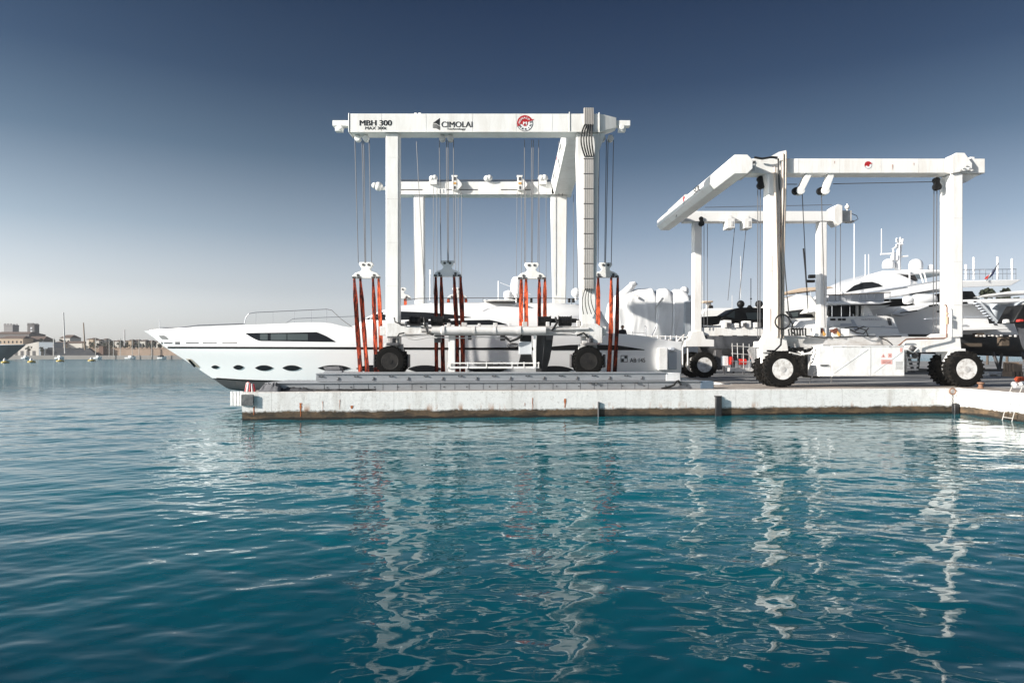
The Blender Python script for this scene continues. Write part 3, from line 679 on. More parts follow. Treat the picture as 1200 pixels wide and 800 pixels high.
# ------------------------------------------------------------------ steel runway girder on the pier
rw = thing('steel_runway', 'long grey bolted steel runway along the pier under the larger hoist', 'runway', (0,35.,QZ))
mb = MB()
y0 = 33.55
def edge_y(x): return A[1]+(x-A[0])*(B[1]-A[1])/(B[0]-A[0])
def slab(mb, x0, x1, off, y1, z0, z1):
    mb.hexa([(x0,edge_y(x0)+off,z0),(x1,edge_y(x1)+off,z0),(x1,y1,z0),(x0,y1,z0)],[(x0,edge_y(x0)+off,z1),(x1,edge_y(x1)+off,z1),(x1,y1,z1),(x0,y1,z1)])
U0, U1, L0, L1 = PX(376,33.2), PX(795,34.6), PX(318,32.6), PX(833,34.6)
mb = MB(); slab(mb, U0, U1-.75, .95, 35.0, 1.7, 2.08); slab(mb, U0, U1-.75, .9, 35., 2.04, 2.1); mb.build('upper_girder', GALV, rw, bevel=.01, world=True)
mb = MB(); slab(mb, U1-.74, U1, .94, 34.95, 1.66, 2.07); mb.build('end_block', CABG, rw, bevel=.02, world=True)
mb = MB(); slab(mb, L0, L1-.7, .6, 35.0, QZ, 1.63); slab(mb, L0, L1-.7, .54, 35.02, 1.632, 1.68); mb.build('lower_girder', GALV, rw, bevel=.01, world=True)
mb = MB(); slab(mb, L1-.69, L1-.02, .58, 35.0, QZ, 1.66); mb.build('end_plate', BLUEG, rw, bevel=.02, world=True)
mb = MB(); slab(mb, U0+.2, U1-.8, 2.6, 37.9, QZ, 1.85); mb.build('track_bed', GALV, rw, world=True)
mb = MB(); k = 0
for px in np.arange(384, 772, 19.5):
    x = PX(px,33.6); y = edge_y(x)+.95; k += 1
    if k % 2: mb.box(x-.1,x-.03,y-.04,y+.02,1.92,1.97); mb.box(x+.04,x+.11,y-.04,y+.02,1.92,1.97)
    else: mb.box(x-.02,x+.03,y-.03,y+.02,1.78,1.9); mb.box(x-.08,x+.03,y-.03,y+.02,1.76,1.79)
for px in np.arange(340, 815, 26):
    x = PX(px,33.4); y = edge_y(x)+.6; mb.box(x-.03,x+.03,y-.012,y+.02,1.42,1.47)
for px in (691,698,746): x = PX(px,33.6); y = edge_y(x)+.54; mb.box(x-.07,x+.07,y-.02,y+.02,1.56,1.62)
mb.build('bolt', DKSTEEL, rw, world=True)
mb = MB(); 
for px in np.linspace(390,760,24): x = PX(px,33.6); y = edge_y(x)+.6; mb.box(x-.008,x+.008,y-.006,y+.02,QZ+.02,1.6)
mb.build('seam', DKSTEEL, rw, world=True)

# ------------------------------------------------------------------ yachts
def cat(pts, x):
    """smooth interpolation through (x, y) control points"""
    xs_ = [p[0] for p in pts]
    if x <= xs_[0]: return pts[0][1]
    if x >= xs_[-1]: return pts[-1][1]
    i = max(j for j in range(len(xs_)) if xs_[j] <= x); i = min(i, len(xs_)-2)
    p1, p2 = pts[i], pts[i+1]; p0 = pts[i-1] if i else p1; p3 = pts[i+2] if i+2 < len(pts) else p2
    h = p2[0]-p1[0]; t = (x-p1[0])/h
    m1 = (p2[1]-p0[1])/max(p2[0]-p0[0],1e-6)*h; m2 = (p3[1]-p1[1])/max(p3[0]-p1[0],1e-6)*h
    t2, t3 = t*t, t*t*t
    return (2*t3-3*t2+1)*p1[1]+(t3-2*t2+t)*m1+(-2*t3+3*t2)*p2[1]+(t3-t2)*m2
class Hull:
    """lofted hull; levels from keel to sheer: (x0, zcurve, halfbreadth, entrance length, power)"""
    def __init__(s, bow, stern, levels, taper=.14, nt_=56, sub=5):
        s.o = Vector((bow[0],bow[1],0)); d = Vector((stern[0]-bow[0], stern[1]-bow[1], 0)); s.L = d.length; s.u = d.normalized()
        s.near = Vector((s.u.y, -s.u.x, 0));
        if s.near.y > 0: s.near = -s.near
        rings = []
        for k in range(nt_+1):
            t = (k/nt_)**1.5 if k < nt_ else 1.
            ctrl = []
            for x0, zc, B_, te, p in levels:
                x = x0+(s.L-x0)*t
                h = B_*(1-(1-min(t/te,1))**p)
                a = max(0,(t-.5)/.5); h *= 1-taper*a*a*(3-2*a)
                ctrl.append((x, h, cat(zc, x)))
            ring = []
            for i in range((len(ctrl)-1)*sub+1):
                q = i/sub
                tri = [cat([(j, c[m_]) for j, c in enumerate(ctrl)], q) for m_ in range(3)]
                ring.append((tri[0], max(tri[1], 0.), tri[2]))
            rings.append(ring)
        s.rings = rings
        s.side = lambda sgn: [[s.W(x, sgn*h, z) for x,h,z in r] for r in rings]
    def W(s, x, h, z): return s.o + s.u*x + s.near*h + Vector((0,0,z))
    def mesh(s, j0=0, j1=None):
        mb = MB(); n = len(s.rings[0]); j1 = n-1 if j1 is None else j1
        full = [[s.W(x,h,z) for x,h,z in r[j0:j1+1]][::-1] + [s.W(x,-h,z) for x,h,z in r[j0:j1+1]] for r in s.rings]
        mb.loft(full, closed=False, caps=False)
        k = len(full[0]); o = (len(full)-1)*k
        mb.f.append(tuple(range(o, o+k))); mb.mi.append(0)
        return mb
    def bvh(s):
        mb = s.mesh(); return BVHTree.FromPolygons([Vector(v) for v in mb.v], mb.f)
def hit(bvhs, px, py, off=.015):
    o = Vector((0,0,HC)); d = Vector(((px-600)/F, 1, -(py-HZ)/F)).normalized(); best = None
    for b_ in bvhs:
        r = b_.ray_cast(o, d)
        if r[0] is not None and (best is None or r[3] < best[3]): best = r
    if best is None: return None
    n = best[1] if best[1].dot(d) < 0 else -best[1]
    return best[0]+n*off
def patch(bvhs, top, bot, n=14, off=.015, nv=3):
    """surface-hugging panel between two outline curves (px,py lists)"""
    mb = MB(); rows = []
    x0, x1 = max(top[0][0],bot[0][0]), min(top[-1][0],bot[-1][0])
    for i in range(n+1):
        px = x0+(x1-x0)*i/n
        ya = np.interp(px, [p[0] for p in top], [p[1] for p in top]); yb = np.interp(px, [p[0] for p in bot], [p[1] for p in bot])
        col = [hit(bvhs, px, ya+(yb-ya)*j/nv, off) for j in range(nv+1)]
        if all(c is not None for c in col): rows.append(col)
    if len(rows) > 1: mb.loft(rows, closed=False, caps=False)
    return mb

ybow, ystern = (PX(168.5,41.6),41.6), (10.2,45.4)
Ly = math.dist(ybow, ystern)
bx_ = lambda px: PX(px,41.6)-ybow[0]
zl = lambda pts: pts
levels = [
 (5.4, [(5.4,.78),(7,.55),(10,-.1),(14,-.5),(33,-.6)], .02, .6, 2),
 (4.85, [(4.85,.92),(8,.72),(14,.5),(33,.35)], 3.3, .52, 2.2),
 (4.0, [(4.,1.53),(10,1.42),(33,1.35)], 3.55, .48, 2.3),
 (2.75, [(2.75,2.4),(33,2.4)], 3.68, .45, 2.4),
 (1.25, [(1.25,3.42),(33,3.36)], 3.72, .43, 2.5),
 (0.55, [(.55,4.03),(10,4.0),(33,3.8)], 3.73, .47, 2.25),
 (0.0, [(0,4.42),(3.2,4.58),(8,4.74),(11.3,4.82),(12.6,4.55),(14,4.45),(22,4.4),(27.5,4.3),(30,4.15),(31.5,3.95),(33,3.55)], 3.7, .52, 2.05)]
yh = Hull(ybow, ystern, levels, taper=.2)
yt = thing('motor_yacht', 'long sleek white motor yacht with almond portholes, held inside the larger hoist', 'yacht', (yh.W(Ly/2,0,-.6)))
hb = yh.bvh()
ho = yh.mesh(10).build('hull', GEL, yt, smooth=50, world=True)
yh.mesh(0, 10).build('bottom', AF, yt, smooth=50, world=True)
mb = MB(); mb.loft([[yh.W(x, sg*(h-.03), z+.02) for sg in (1,)] + [yh.W(x,h-.18,z+.03), yh.W(x,h-.18,z-.12), yh.W(x,h-.0,z-.1)] for x,h,z in [r[-1] for r in yh.rings][3:]], closed=True)
mb.loft([[yh.W(x,-(h-.03),z+.02), yh.W(x,-(h-.18),z+.03), yh.W(x,-(h-.18),z-.12), yh.W(x,-h,z-.1)] for x,h,z in [r[-1] for r in yh.rings][3:]], closed=True)
mb.build('cap_rail', GEL, yt, smooth=50, world=True)
mb = MB(); dk = [r[-1] for r in yh.rings][4:]
mb.loft([[yh.W(x,max(h*.86-.3,0),z-.6 if x < 23 else 3.1), yh.W(x,-max(h*.86-.3,0),z-.6 if x < 23 else 3.1)] for x,h,z in dk if x > 3], closed=False, caps=False)
mb.build('deck', M('teak_deck',(.38,.27,.17),.7,None,.5,2.), yt, world=True)
# superstructure
sec = [(408,384.5,1.2),(418,380,1.7),(432,371.5,2.2),(447,364.2,2.5),(470,358.6,2.7),(507,355.4,2.8),(560,355,2.8),(600,355,2.8),(645,355.5,2.7),(680,357.5,2.6),(697,364,2.5),(706,380,2.45)]
rings = []
yfs = []
for px, yt_, hw in sec:
    d0 = 42.5
    for _ in range(4):
        x = (PX(px,d0)-yh.o.x)/yh.u.x; d0 = (yh.o+yh.u*x).y
    zt = PZ(yt_, d0-hw*.35); zb = 3.9
    hgt = zt-zb
    rg = [(hw+.25,0),(hw+.22,.28*hgt),(hw+.05,.55*hgt),(hw-.3,.8*hgt),(hw-.75,.95*hgt),(hw-1.25,hgt)] if hw > 1.3 else [(hw+.05,0),(hw,.3*hgt),(hw-.1,.5*hgt),(hw-.2,.7*hgt),(hw-.5,.9*hgt),(hw-.9,hgt)]
    rings.append([yh.W(x, max(h,.05), zb+z) for h,z in rg]+[yh.W(x,-max(h,.05),zb+z) for h,z in rg[::-1]])
sm_ = MB(); sm_.loft(rings); ss = sm_.build('superstructure', GEL, yt, smooth=50, world=True)
sb = BVHTree.FromPolygons([Vector(v) for v in sm_.v], sm_.f)
both = [hb, sb]
patch([sb], [(428,374.2),(447,365.8),(468,364.8),(500,366),(530,368.6),(552,371.8)], [(428,374.6),(447,375.5),(470,374.8),(500,374),(530,373.2),(552,372.2)], 30).build('window', GL, ss, world=True)
patch(both, [(471,379.8),(476,375.8),(530,375.6),(574,374.8),(584,377),(594,380)], [(471,380.4),(594,380.6)], 30).build('window', GL, ss, world=True)
patch([sb], [(430,362.9),(470,376.2)], [(430,363.1),(470,376.6)], 6).build('seam', GREYGEL, ss, world=True)
# hull glass, stripes and fittings
hw_ = patch([hb], [(287.5,390.2),(330,389.7),(371.5,389),(382,393.5),(392.8,400)], [(287.5,390.7),(294,394.8),(299,397.6),(304,399.6),(392.8,400.6)], 34, .02).build('window', GL, ho, world=True)
for a, b_ in ((305,314),(317.5,336),(337,361)):
    patch([hb], [(a,391.3),(b_,391.3)], [(a,398.6),(b_,398.6)], 5, .03).build('pane', GLP, hw_, world=True)
def eye(cx, cy, w, h):
    tp_ = [(cx+w/2*math.cos(t), cy-h/2*math.sin(t)**1.0*(1 if t else 1)) for t in np.linspace(math.pi, 0, 15)]
    bt_ = [(x, 2*cy-y) for x, y in tp_]
    return tp_, bt_
for cx, cy, w, h in ((252.3,429.6,9,4),(279.5,430,12.5,5.4),(309.5,430.7,21,6.4),(342,430.8,22,6.4),(391.5,431,38,7),(437,431.5,40,8),(498,432,41,8.5),(571,432.5,48,9),(650,433,44,9)):
    tp_ = [(cx-w/2+w*k/16, cy-h/2*(1-abs(2*k/16-1)**2.3)) for k in range(17)]; bt_ = [(x, 2*cy-y) for x, y in tp_]
    patch([hb], tp_, bt_, 16, .03, 6).build('porthole', GL, ho, world=True)
patch([hb], [(190.5,405.8),(260,406),(420,406.6),(560,407.2),(640,406.5),(668,404),(690,403.4),(725,404.6),(755,409.4)], [(190.5,407.8),(260,408.2),(420,409.2),(560,409.8),(640,410.2),(755,410.2)], 90, .02, 1).build('hull_stripe', BLACKP, ho, world=True)
patch([hb], [(242.5,441.6),(290,444.6),(362,446.4)], [(244,443.2),(290,446.4),(362,448.6)], 24, .02, 1).build('boot_stripe', BLACKP, ho, world=True)
mb = MB()
for a, b_, y, h in ((187.6,190.6,401.6,1.2),(192.5,202,401.6,.8),(205.5,211,401.8,1.6),(218,233,401.5,.9),(237.5,254,401.5,.9),(260.5,278,401.5,1.0)):
    p = patch([hb], [(a,y-h),(b_,y-h)], [(a,y+h),(b_,y+h)], 4, .02, 1); mb.add(p.v, p.f)
mb.build('hull_slot', M('slot_shadow_rubber',(.09,.09,.095),.5), ho, world=True)
patch([hb], [(186.5,393),(193.5,392.8),(198,397.6)], [(186.5,393.2),(189.5,397.3),(198,397.9)], 6, .02, 2).build('vent_grille', M('grille_grey',(.2,.2,.2),.5,None,.5,20.), ho, world=True)
ap = patch([hb], [(218,420),(225,420.4),(234,429.5)], [(218,420.4),(229,431),(234,430.5)], 8, .02, 2).build('anchor_pocket', M('pocket_steel',(.5,.45,.38),.35,(.2,.16,.1),.8,6.), ho, world=True)
mb = MB()
for a, b_ in (((222,421),(229,429)),((221,425),(226,424.5)),((227,430),(231,427.5))):
    p0, p1 = hit([hb],*a,off=.05), hit([hb],*b_,off=.05)
    if p0 and p1: mb.tube([p0,p1],.06,8)
mb.build('anchor', BLACKP, ho, world=True)
def rail_pts(pts, d): return [P(x,y,d) for x,y in pts]
mb = MB()
mb.tube(rail_pts([(286,381.5),(288,372),(292,367.3),(300,366),(383,362.2),(389,363.5),(400,374),(414,384)],41.5),.022,6)
mb.tube(rail_pts([(335,378.5),(343,373.5),(360,372.6),(420,370.4)],40.6),.018,6)
mb.tube(rail_pts([(187,384.3),(187,374.5)],41.7),.02,6)
mb.tube(rail_pts([(187,383.8),(210,384),(232,381.2),(286,379.2)],41.5),.03,6)
for px in (232,246,262,276,300,320,345,365,383): mb.tube(rail_pts([(px, 384 if px<240 else 381.5),(px, 380 if px < 286 else 366.3-(px-300)*.045)],41.5),.013,5)
mb.each('bow_rail', CHROME, yt, world=True)
mb = MB(); mb.tube(rail_pts([(475,352),(490,349.6),(560,349),(640,349.3),(682,350)],43),.025,6)
for px in (500,540,566,600,640,670): mb.tube(rail_pts([(px,349),(px,357)],43),.018,5)
mb.build('flybridge_rail', DKSTEEL, yt, world=True)
mb = MB(); mb.box(PX(568,43),PX(604,43),41.5,44.5,PZ(354.6,43),PZ(353.2,43)); mb.build('flybridge_windscreen', GEL2, yt, bevel=.02, world=True)
mb = MB()
for px in (602.5,607,622.5,667,672): mb.cyl(P(px,354.5,43),P(px,349.5,43),.09)
mb.each('deck_light', BLACKP, yt, smooth=40, world=True)
mb = MB(); mb.lathe([(.2,-.3),(.25,0),(.36,.1),(.4,.6),(.36,1.),(.22,1.2),(.01,1.26)], P(605.5,346.5,44), 'z', 20); mb.cyl(P(605.5,354.5,44),P(605.5,345,44),.15)
mb.build('radome', GEL, yt, smooth=40, world=True)
mb = MB(); mb.lathe([(.25,0),(.34,.2),(.3,.5),(.01,.62)], P(596,351,44), 'z', 18); mb.ball(P(675,343,44.5),.32); mb.cyl(P(675,352,44.5),P(675,343,44.5),.1); mb.cyl(P(682,351,44.5),P(681,338,44.5),.07)
mb.build('radome', GEL, yt, smooth=40, world=True)
mb = MB(); mb.tube([P(504,352,44),P(504,318,44)],.035,6); mb.tube([P(584,354,45),P(584,329,45)],.035,6); mb.tube([P(586,331,45),P(622,345,45)],.014,5); mb.tube([P(488,356,44),P(492,345,44),P(489,336,44)],.014,5); mb.box(PX(503,44),PX(505,44),43.9,44.1,PZ(322,44),PZ(316,44))
mb.each('antenna', GEL, yt, world=True)
# stern lettering and square mark
hp = hit([hb], 747, 422, .02); qn = hit([hb], 757, 422, .02)
ax = math.atan2((qn-hp).y, (qn-hp).x)
mi2 = ROOTM[yt.name].inverted()
text('lettering', 'AB 145', INK, yt, mi2 @ hp, .27, .98, Matrix.Rotation(ax, 4, 'Z'), bold=.006)
mb = MB()
for x0_, x1_, y0_, y1_ in ((727.3,727.9,416.4,424.2),(734.7,735.3,416.4,424.2),(727.3,735.3,416.2,416.8),(727.3,735.3,423.7,424.3),(728.2,731,420.2,423.5),(731.6,734.5,417,420)):
    p = patch([hb], [(x0_,y0_),(x1_,y0_)], [(x0_,y1_),(x1_,y1_)], 2, .022, 1); mb.add(p.v, p.f)
mb.build('lettering', INK, yt, world=True)
mb = MB(); mb.tube(rail_pts([(757,395),(757,383),(755.5,382)],43.2),.03,6); mb.tube(rail_pts([(764,393),(769,383)],43.2),.025,6); mb.tube(rail_pts([(741,389.5),(757,390)],43.4),.015,5); mb.tube(rail_pts([(741,388),(741,395)],43.4),.015,5)
mb.each('stern_rail', CHROME, yt, world=True)
p0 = hit([hb], 597, 405, .02)
mb = MB(); pts = [hit([hb], 601+7*math.cos(t), 404.5+2.6*math.sin(t), .03) for t in np.linspace(0, 2*math.pi, 20)[:-1]]; mb.tube(pts, .02, 5, True); pts = [hit([hb], 601+4*math.cos(t), 404.5+1.6*math.sin(t), .03) for t in np.linspace(0, 2*math.pi, 16)[:-1]]; mb.tube(pts, .02, 5, True)
mb.build('builder_mark', DKSTEEL, yt, world=True)

# ------------------------------------------------------------------ people
def person(label, loc, rotz, sc_, cloth, hair, pose):
    t = thing('person', label, 'person', loc, rotz)
    v = [(0,0,.95),(0,0,1.2),(0,0,1.4),(0,0,1.5),
         (.18,0,1.42),(.26,-.04,1.14),(.2,-.22,.98),(-.18,0,1.42),(-.26,-.04,1.14),(-.2,-.22,.98),
         (.1,0,.88),(.11,-.02,.48),(.11,.02,.07),(.11,-.14,.03),(-.1,0,.88),(-.11,.02,.48),(-.11,.06,.07),(-.11,-.1,.03)]
    e = [(0,1),(1,2),(2,3),(2,4),(4,5),(5,6),(2,7),(7,8),(8,9),(0,10),(10,11),(11,12),(12,13),(0,14),(14,15),(15,16),(16,17)]
    r = [.15,.15,.15,.06,.07,.052,.04,.07,.052,.04,.095,.065,.048,.04,.095,.065,.048,.04]
    v = [(x*pose, y, z) for x,y,z in v]
    me = bpy.data.meshes.new('body'); me.from_pydata([tuple(c*sc_ for c in p) for p in v], e, [])
    o = bpy.data.objects.new('body', me); C.objects.link(o); o.parent = t; ROOTM[o.name] = ROOTM[t.name]
    md = o.modifiers.new('skin', 'SKIN')
    for i, sv_ in enumerate(me.skin_vertices[0].data): sv_.radius = (r[i]*sc_, r[i]*sc_*(.72 if i < 3 else 1)); sv_.use_root = (i == 0)
    s_ = o.modifiers.new('sub', 'SUBSURF'); s_.levels = s_.render_levels = 1
    me.materials.append(cloth)
    mb = MB(); mb.lathe([(.02,-.125),(.06,-.11),(.075,-.06),(.088,0),(.092,.05),(.075,.1),(.02,.125)], (0,-.01,1.63), 'z', 16)
    mb.lathe([(.05,-.08),(.05,.08)], (0,0,1.5), 'z', 12)
    mb.add([(-.015,-.095,1.64),(.015,-.095,1.64),(.018,-.09,1.6),(-.018,-.09,1.6),(0,-.13,1.605)], [(0,1,4),(1,2,4),(2,3,4),(3,0,4)])
    for s in (-1,1): mb.ball((s*.092,0,1.63),.026,8); mb.ball((s*.21*pose,-.26,.95),.045,8)
    mb.v = [tuple(c*sc_ for c in p) for p in mb.v]; mb.build('head', SKIN, t, smooth=60)
    mb = MB(); mb.lathe([(.097,.0),(.102,.05),(.085,.105),(.02,.14)], (0,.008,1.63), 'z', 16); mb.v = [tuple(c*sc_ for c in p) for p in mb.v]; mb.build('hair', hair, t, smooth=60)
    return t
person('person in dark clothes standing right of all straps on the yacht\'s aft deck', (PX(729.5,43.8),43.8,3.1), R(-20), 1., CLOTH, HAIR, 1.)
person('person in dark clothes half hidden between two orange straps on the yacht\'s aft deck', (PX(711.5,44.2),44.2,3.1), R(60), .98, CLOTH2, HAIR, 1.)

# yacht stern pieces
mb = MB(); mb.box(PX(771,42.1),PX(781.5,42.1),41.9,42.6,PZ(433.5,42.),PZ(407.5,42.)); mb.build('stern_gate', CABG, yt, bevel=.03, world=True)
mb = MB(); mb.box(PX(782,42.6),PX(792,42.6),42.3,48,PZ(432.5,42.5),PZ(412,42.5)); mb.box(PX(783,42.6),PX(789,42.6),42.1,42.4,PZ(411,42.5),PZ(407,42.5)); mb.build('swim_platform', GREYGEL, yt, bevel=.05, world=True)

# ------------------------------------------------------------------ smaller boat hoist (right)
h2 = thing('boat_hoist', 'smaller worn white gantry boat hoist on white hubbed wheels at the right quay corner', 'boat hoist', (14,36.6,QZ))
mi_ = ROOTM[h2.name].inverted()
B2 = lambda x0,x1,y0,y1,z0,z1: MB().box(x0,x1,y0,y1,z0,z1)
def octo(x0, w, h, zc, y, c=.27):
    x1 = x0+w; a, b_ = zc-h/2, zc+h/2
    return [Vector(p) for p in ((x0+c,y,a),(x1-c,y,a),(x1,y,a+c),(x1,y,b_-c),(x1-c,y,b_),(x0+c,y,b_),(x0,y,b_-c),(x0,y,a+c))]
mb = MB(); mb.loft([octo(11.25,1.2,.98,12.83,35.3), octo(11.1,1.2,.98,12.83,43.5), octo(10.97,1.2,.98,12.85,51.6)])
xb = mb.build('cross_beam', W2, h2, bevel=.02, world=True)
mb = MB(); mb.box(12.18,12.5,35.45,37.3,12.5,12.6); mb.box(11.05,11.12,46.0,46.25,12.25,12.4); mb.box(11.3,11.8,44.5,49.5,13.345,13.42); mb.build('beam_fitting', GREYW, xb, world=True)
mb = B2(12.46,PX(1150,36.6),36.3,37.2,12.62,13.4); mb.build('top_beam', W2, h2, bevel=.03, world=True)
mb = MB(); mb.prism([(24.0,36.5,12.61),(25.0,36.5,12.61),(24.3,36.5,12.2),(24.0,36.5,12.2)],(0,.5,0)); mb.build('gusset', W2, h2, world=True)
mb = MB(); mb.prism([(13.5,36.3,12.6),(14.5,36.3,12.6),(14.4,36.3,11.9),(13.62,36.3,11.9)],(0,.7,0)); mb.build('gusset', W2, h2, world=True)
mb = MB(); mb.box(12.47,12.9,36.27,36.298,12.75,13.3); mb.build('bolt_plate', GREYW, h2, world=True)
mb = MB()
for x,z in ((12.6,13.15),(12.75,13.15),(12.6,12.95),(12.85,13.2)): mb.cyl((x,36.25,z),(x,36.269,z),.05,n=8)
mb.build('bolt', BLACKP, h2, world=True)
mb = B2(PX(800,50.4),PX(977,50.),50.,50.9,12.73,13.48); mb.build('top_beam', W2, h2, bevel=.03, world=True)
mb = MB(); x=PX(976,50); mb.prism([(x,49.8,13.75),(x+.3,49.8,13.95),(x+.62,49.8,13.85),(x+.62,49.8,12.6),(x+.35,49.8,12.4),(x,49.8,12.75)],(0,1.2,0)); mb.build('beam_end_bracket', W2, h2, bevel=.03, world=True)
mb = MB(); mb.box(x+.63,x+1.45,50.1,50.8,12.75,13.55); mb.box(x+1.2,x+1.7,50.2,50.7,12.7,12.85); mb.build('beam_end', GREYW, h2, bevel=.03, world=True)
mb = MB(); mb.cyl((x+1.25,50.4,13.55),(x+1.25,50.4,14.1),.05); mb.ball((x+1.25,50.4,13.85),.17); mb.build('warning_light', W2, h2, smooth=50, world=True)
mb = MB(); mb.tube([(x+1.4,50.3,13.4),(x+1.9,50.3,13.2),(x+2.0,50.3,12.95),(x+1.6,50.3,12.75)],.025,6); mb.build('hose', HOSE, h2, world=True)
for (xa, xb_, y0, ya, dp) in ((13.63,14.4,36.25,12.6,.8),(23.37,23.93,36.22,12.6,1.12),(13.37,13.93,50.1,12.72,.8),(22.6,23.1,50.05,12.72,.8)):
    B2(xa,xb_,y0,y0+dp,3.9,ya).build('column', W2, h2, bevel=.04, world=True)
# head bracket where the right column meets the beam
mb = MB(); mb.prism([(23.25,36.1,13.5),(23.5,36.1,13.65),(23.95,36.1,13.65),(24.35,36.1,13.1),(24.35,36.1,12.75),(23.25,36.1,12.55)],(0,.19,0)); mb.box(23.4,23.9,36.3,36.9,13.405,13.6); mb.box(24.5,24.75,36.5,36.8,13.403,13.55); mb.build('column_head', W2, h2, bevel=.03, world=True)
mb = MB()
for k in range(5): mb.cyl((23.7+k*.15,36.02,12.95-.12*abs(k-2)),(23.7+k*.15,36.1,12.95-.12*abs(k-2)),.05,n=8)
mb.build('bolt', GREYW, h2, world=True)
emblem(h2, Vector((PX(1017.3,36.3),36.296,PZ(193.5,36.3))), .2, letters=False)
rz = Matrix.Rotation(R(-90), 4, 'Z')
emblem(h2, Vector((11.075,44.0,12.93)), .26, rz, letters=False)
text('lettering', '80t', INK, h2, mi_ @ Vector((11.135,41.2,12.95)), .42, 1.35, rz, bold=.016)
# arms, sheaves, trolleys, ropes
for (xa, xb_) in ((947,937),(973,966)):
    p0, p1 = P(xa,204,36.6), P(xb_,224,36.6)
    mb = MB(); mb.beam(p0, p1, .3, .42, (0,1,0)); mb.cyl(p1+Vector((0,-.2,0)),p1+Vector((0,.2,0)),.22)
    a = mb.build('sheave_arm', W2, h2, bevel=.02, world=True)
    mb = MB(); mb.cyl(p1+Vector((-.2,-.1,0)),p1+Vector((-.2,.1,0)),.2); mb.build('sheave', BLACKP, a, world=True)
for px, py, d in ((1098,219,36.7),(891.5,217.5,36.9),(822,262,50)):
    c = P(px,py,d); mb = MB(); mb.cyl(c+Vector((0,-.12,0)),c+Vector((0,.12,0)),.2); mb.box(c.x-.14,c.x+.1,c.y-.1,c.y+.1,c.z,c.z+.45); mb.cyl(c+Vector((-.05,-.12,.35)),c+Vector((-.05,.12,.35)),.15)
    mb.build('sheave', BLACKP, h2, smooth=40, world=True)
for px in (855.5,875.5):
    mb = MB(); x = PX(px,49.8); mb.box(x-.28,x+.28,49.55,50.6,PZ(268,49.8),PZ(256,49.8)); mb.box(x-.3,x+.1,49.65,50.4,PZ(256,49.8),PZ(252.5,49.8)); t_ = mb.build('trolley', W2, h2, bevel=.03, world=True)
    mb = MB(); mb.box(x+.0,x+.16,49.53,49.549,PZ(266,49.8),PZ(260,49.8)); mb.build('sheave', GREYW, t_, world=True)
mb = MB()
for (x0_,y0_,x1_,y1_,d) in ((888,222,888,396,37),(891,222,890.5,396,37),(940,226,947,366,36.8),(962.5,224,967,384,36.8),(976,215.5,1097,213,36.7),(922,216,934,216,36.7),(1094.5,222,1093.5,392,37.2),(1098,222,1097,392,37.2),
        (861,266,853,352,50),(874.5,266,866,352,50),(825,262,825,384,50),(829,262,829,384,50),(979.5,262,979,352,50),(985,262,984.5,352,50),(826,243,975,240,50.5)):
    rope(mb, P(x0_,y0_,d), P(x1_,y1_,d), .022)
mb.each('hoist_rope', ROPE, h2, world=True)
# cables and conduits strapped down the left column
CREAM = M('cream_conduit',(.66,.58,.5),.5,(.4,.25,.15),.7,3.,(1,1,.3)); d = 36.15
mb = MB()
mb.tube([P(908,196,d),P(909.5,260,d),P(911,330,d),P(911,395,d)],.07,8); mb.tube([P(917.5,180,d),P(917,260,d),P(916,330,d),P(915.5,396,d)],.075,8); mb.tube([P(921,178,d),P(920.5,230,d),P(918.5,300,d),P(918,396,d)],.05,8)
mb.each('conduit', CREAM, h2, smooth=60, world=True)
mb = MB(); mb.prism([P(903,183.5,36.2),P(913,178,36.2),P(921.5,176,36.2),P(921.5,204,36.2),P(916,205,36.2),P(913,186,36.2)],(0,.09,0)); mb.build('cable_guard', W2, h2, bevel=.01, world=True)
mb = MB(); mb.tube([P(884,184.5,36),P(893,186,36),P(905,184.2,36),P(911,184.8,36)],.06,7)
mb.tube([P(912,186,36.1),P(913.5,230,36.1),P(914,290,36.05),P(915,330,36.05),P(915.5,392,36)],[.045]*5,7)
mb.tube([P(919,220,36.05),P(917,280,36.0),P(921,330,36.0),P(925,375,36.)],.028,7)
mb.tube([P(917+8.5*math.cos(t),377+8.5*math.sin(t),35.95) for t in np.linspace(0,2*math.pi,22)[:-1]],.045,7,True)
mb.tube([P(924,372,36),P(929,380,36),P(927,388,36),P(932,392,36)],.04,7); mb.tube([P(916,392,36),P(915,404,35.9),P(908,411,35.8),P(899,411,35.7)],.05,7)
for k in range(5):
    mb.tube([P(925+k*3,393,36),P(924+k*3.5,386,35.9),P(930+k*3.5,384.5,35.9),P(932+k*3,393,36)],.045,6)
mb.tube([P(996,386,36),P(1004,390,36),P(1012,391,36),P(1018,384,36),P(1012,382.5,36),P(1002,387,36)],.035,6); mb.tube([P(990,384,36),P(1003,383,36),P(1015,387,36),P(1017,394,36)],.03,6)
mb.tube([P(944,393.5,35.9),P(965,395.5,35.9),P(984,395,35.9),P(1000,394,35.9),P(1026,394,35.9)],.035,6); mb.tube([P(1030,394.5,35.9),P(1056,394,35.9)],.04,6); mb.tube([P(1032,396,35.9),P(1040,399,35.9),P(1046,404,35.8)],.03,6)
mb.each('hose', HOSE, h2, smooth=60, world=True)
mb = MB(); mb.tube([P(1050,407,35.6),P(1054,404,35.6),P(1062,397.5,35.8),P(1075,397,35.9),P(1106,396.4,36.1),P(1109.5,395,36.1),P(1109.8,360,36.1),P(1108.5,357,36.1),P(1106.5,358,36.1)],.04,8); mb.build('pipe', M('brown_pipe',(.2,.09,.06),.6,(.3,.17,.1),.8,5.), h2, smooth=60, world=True)
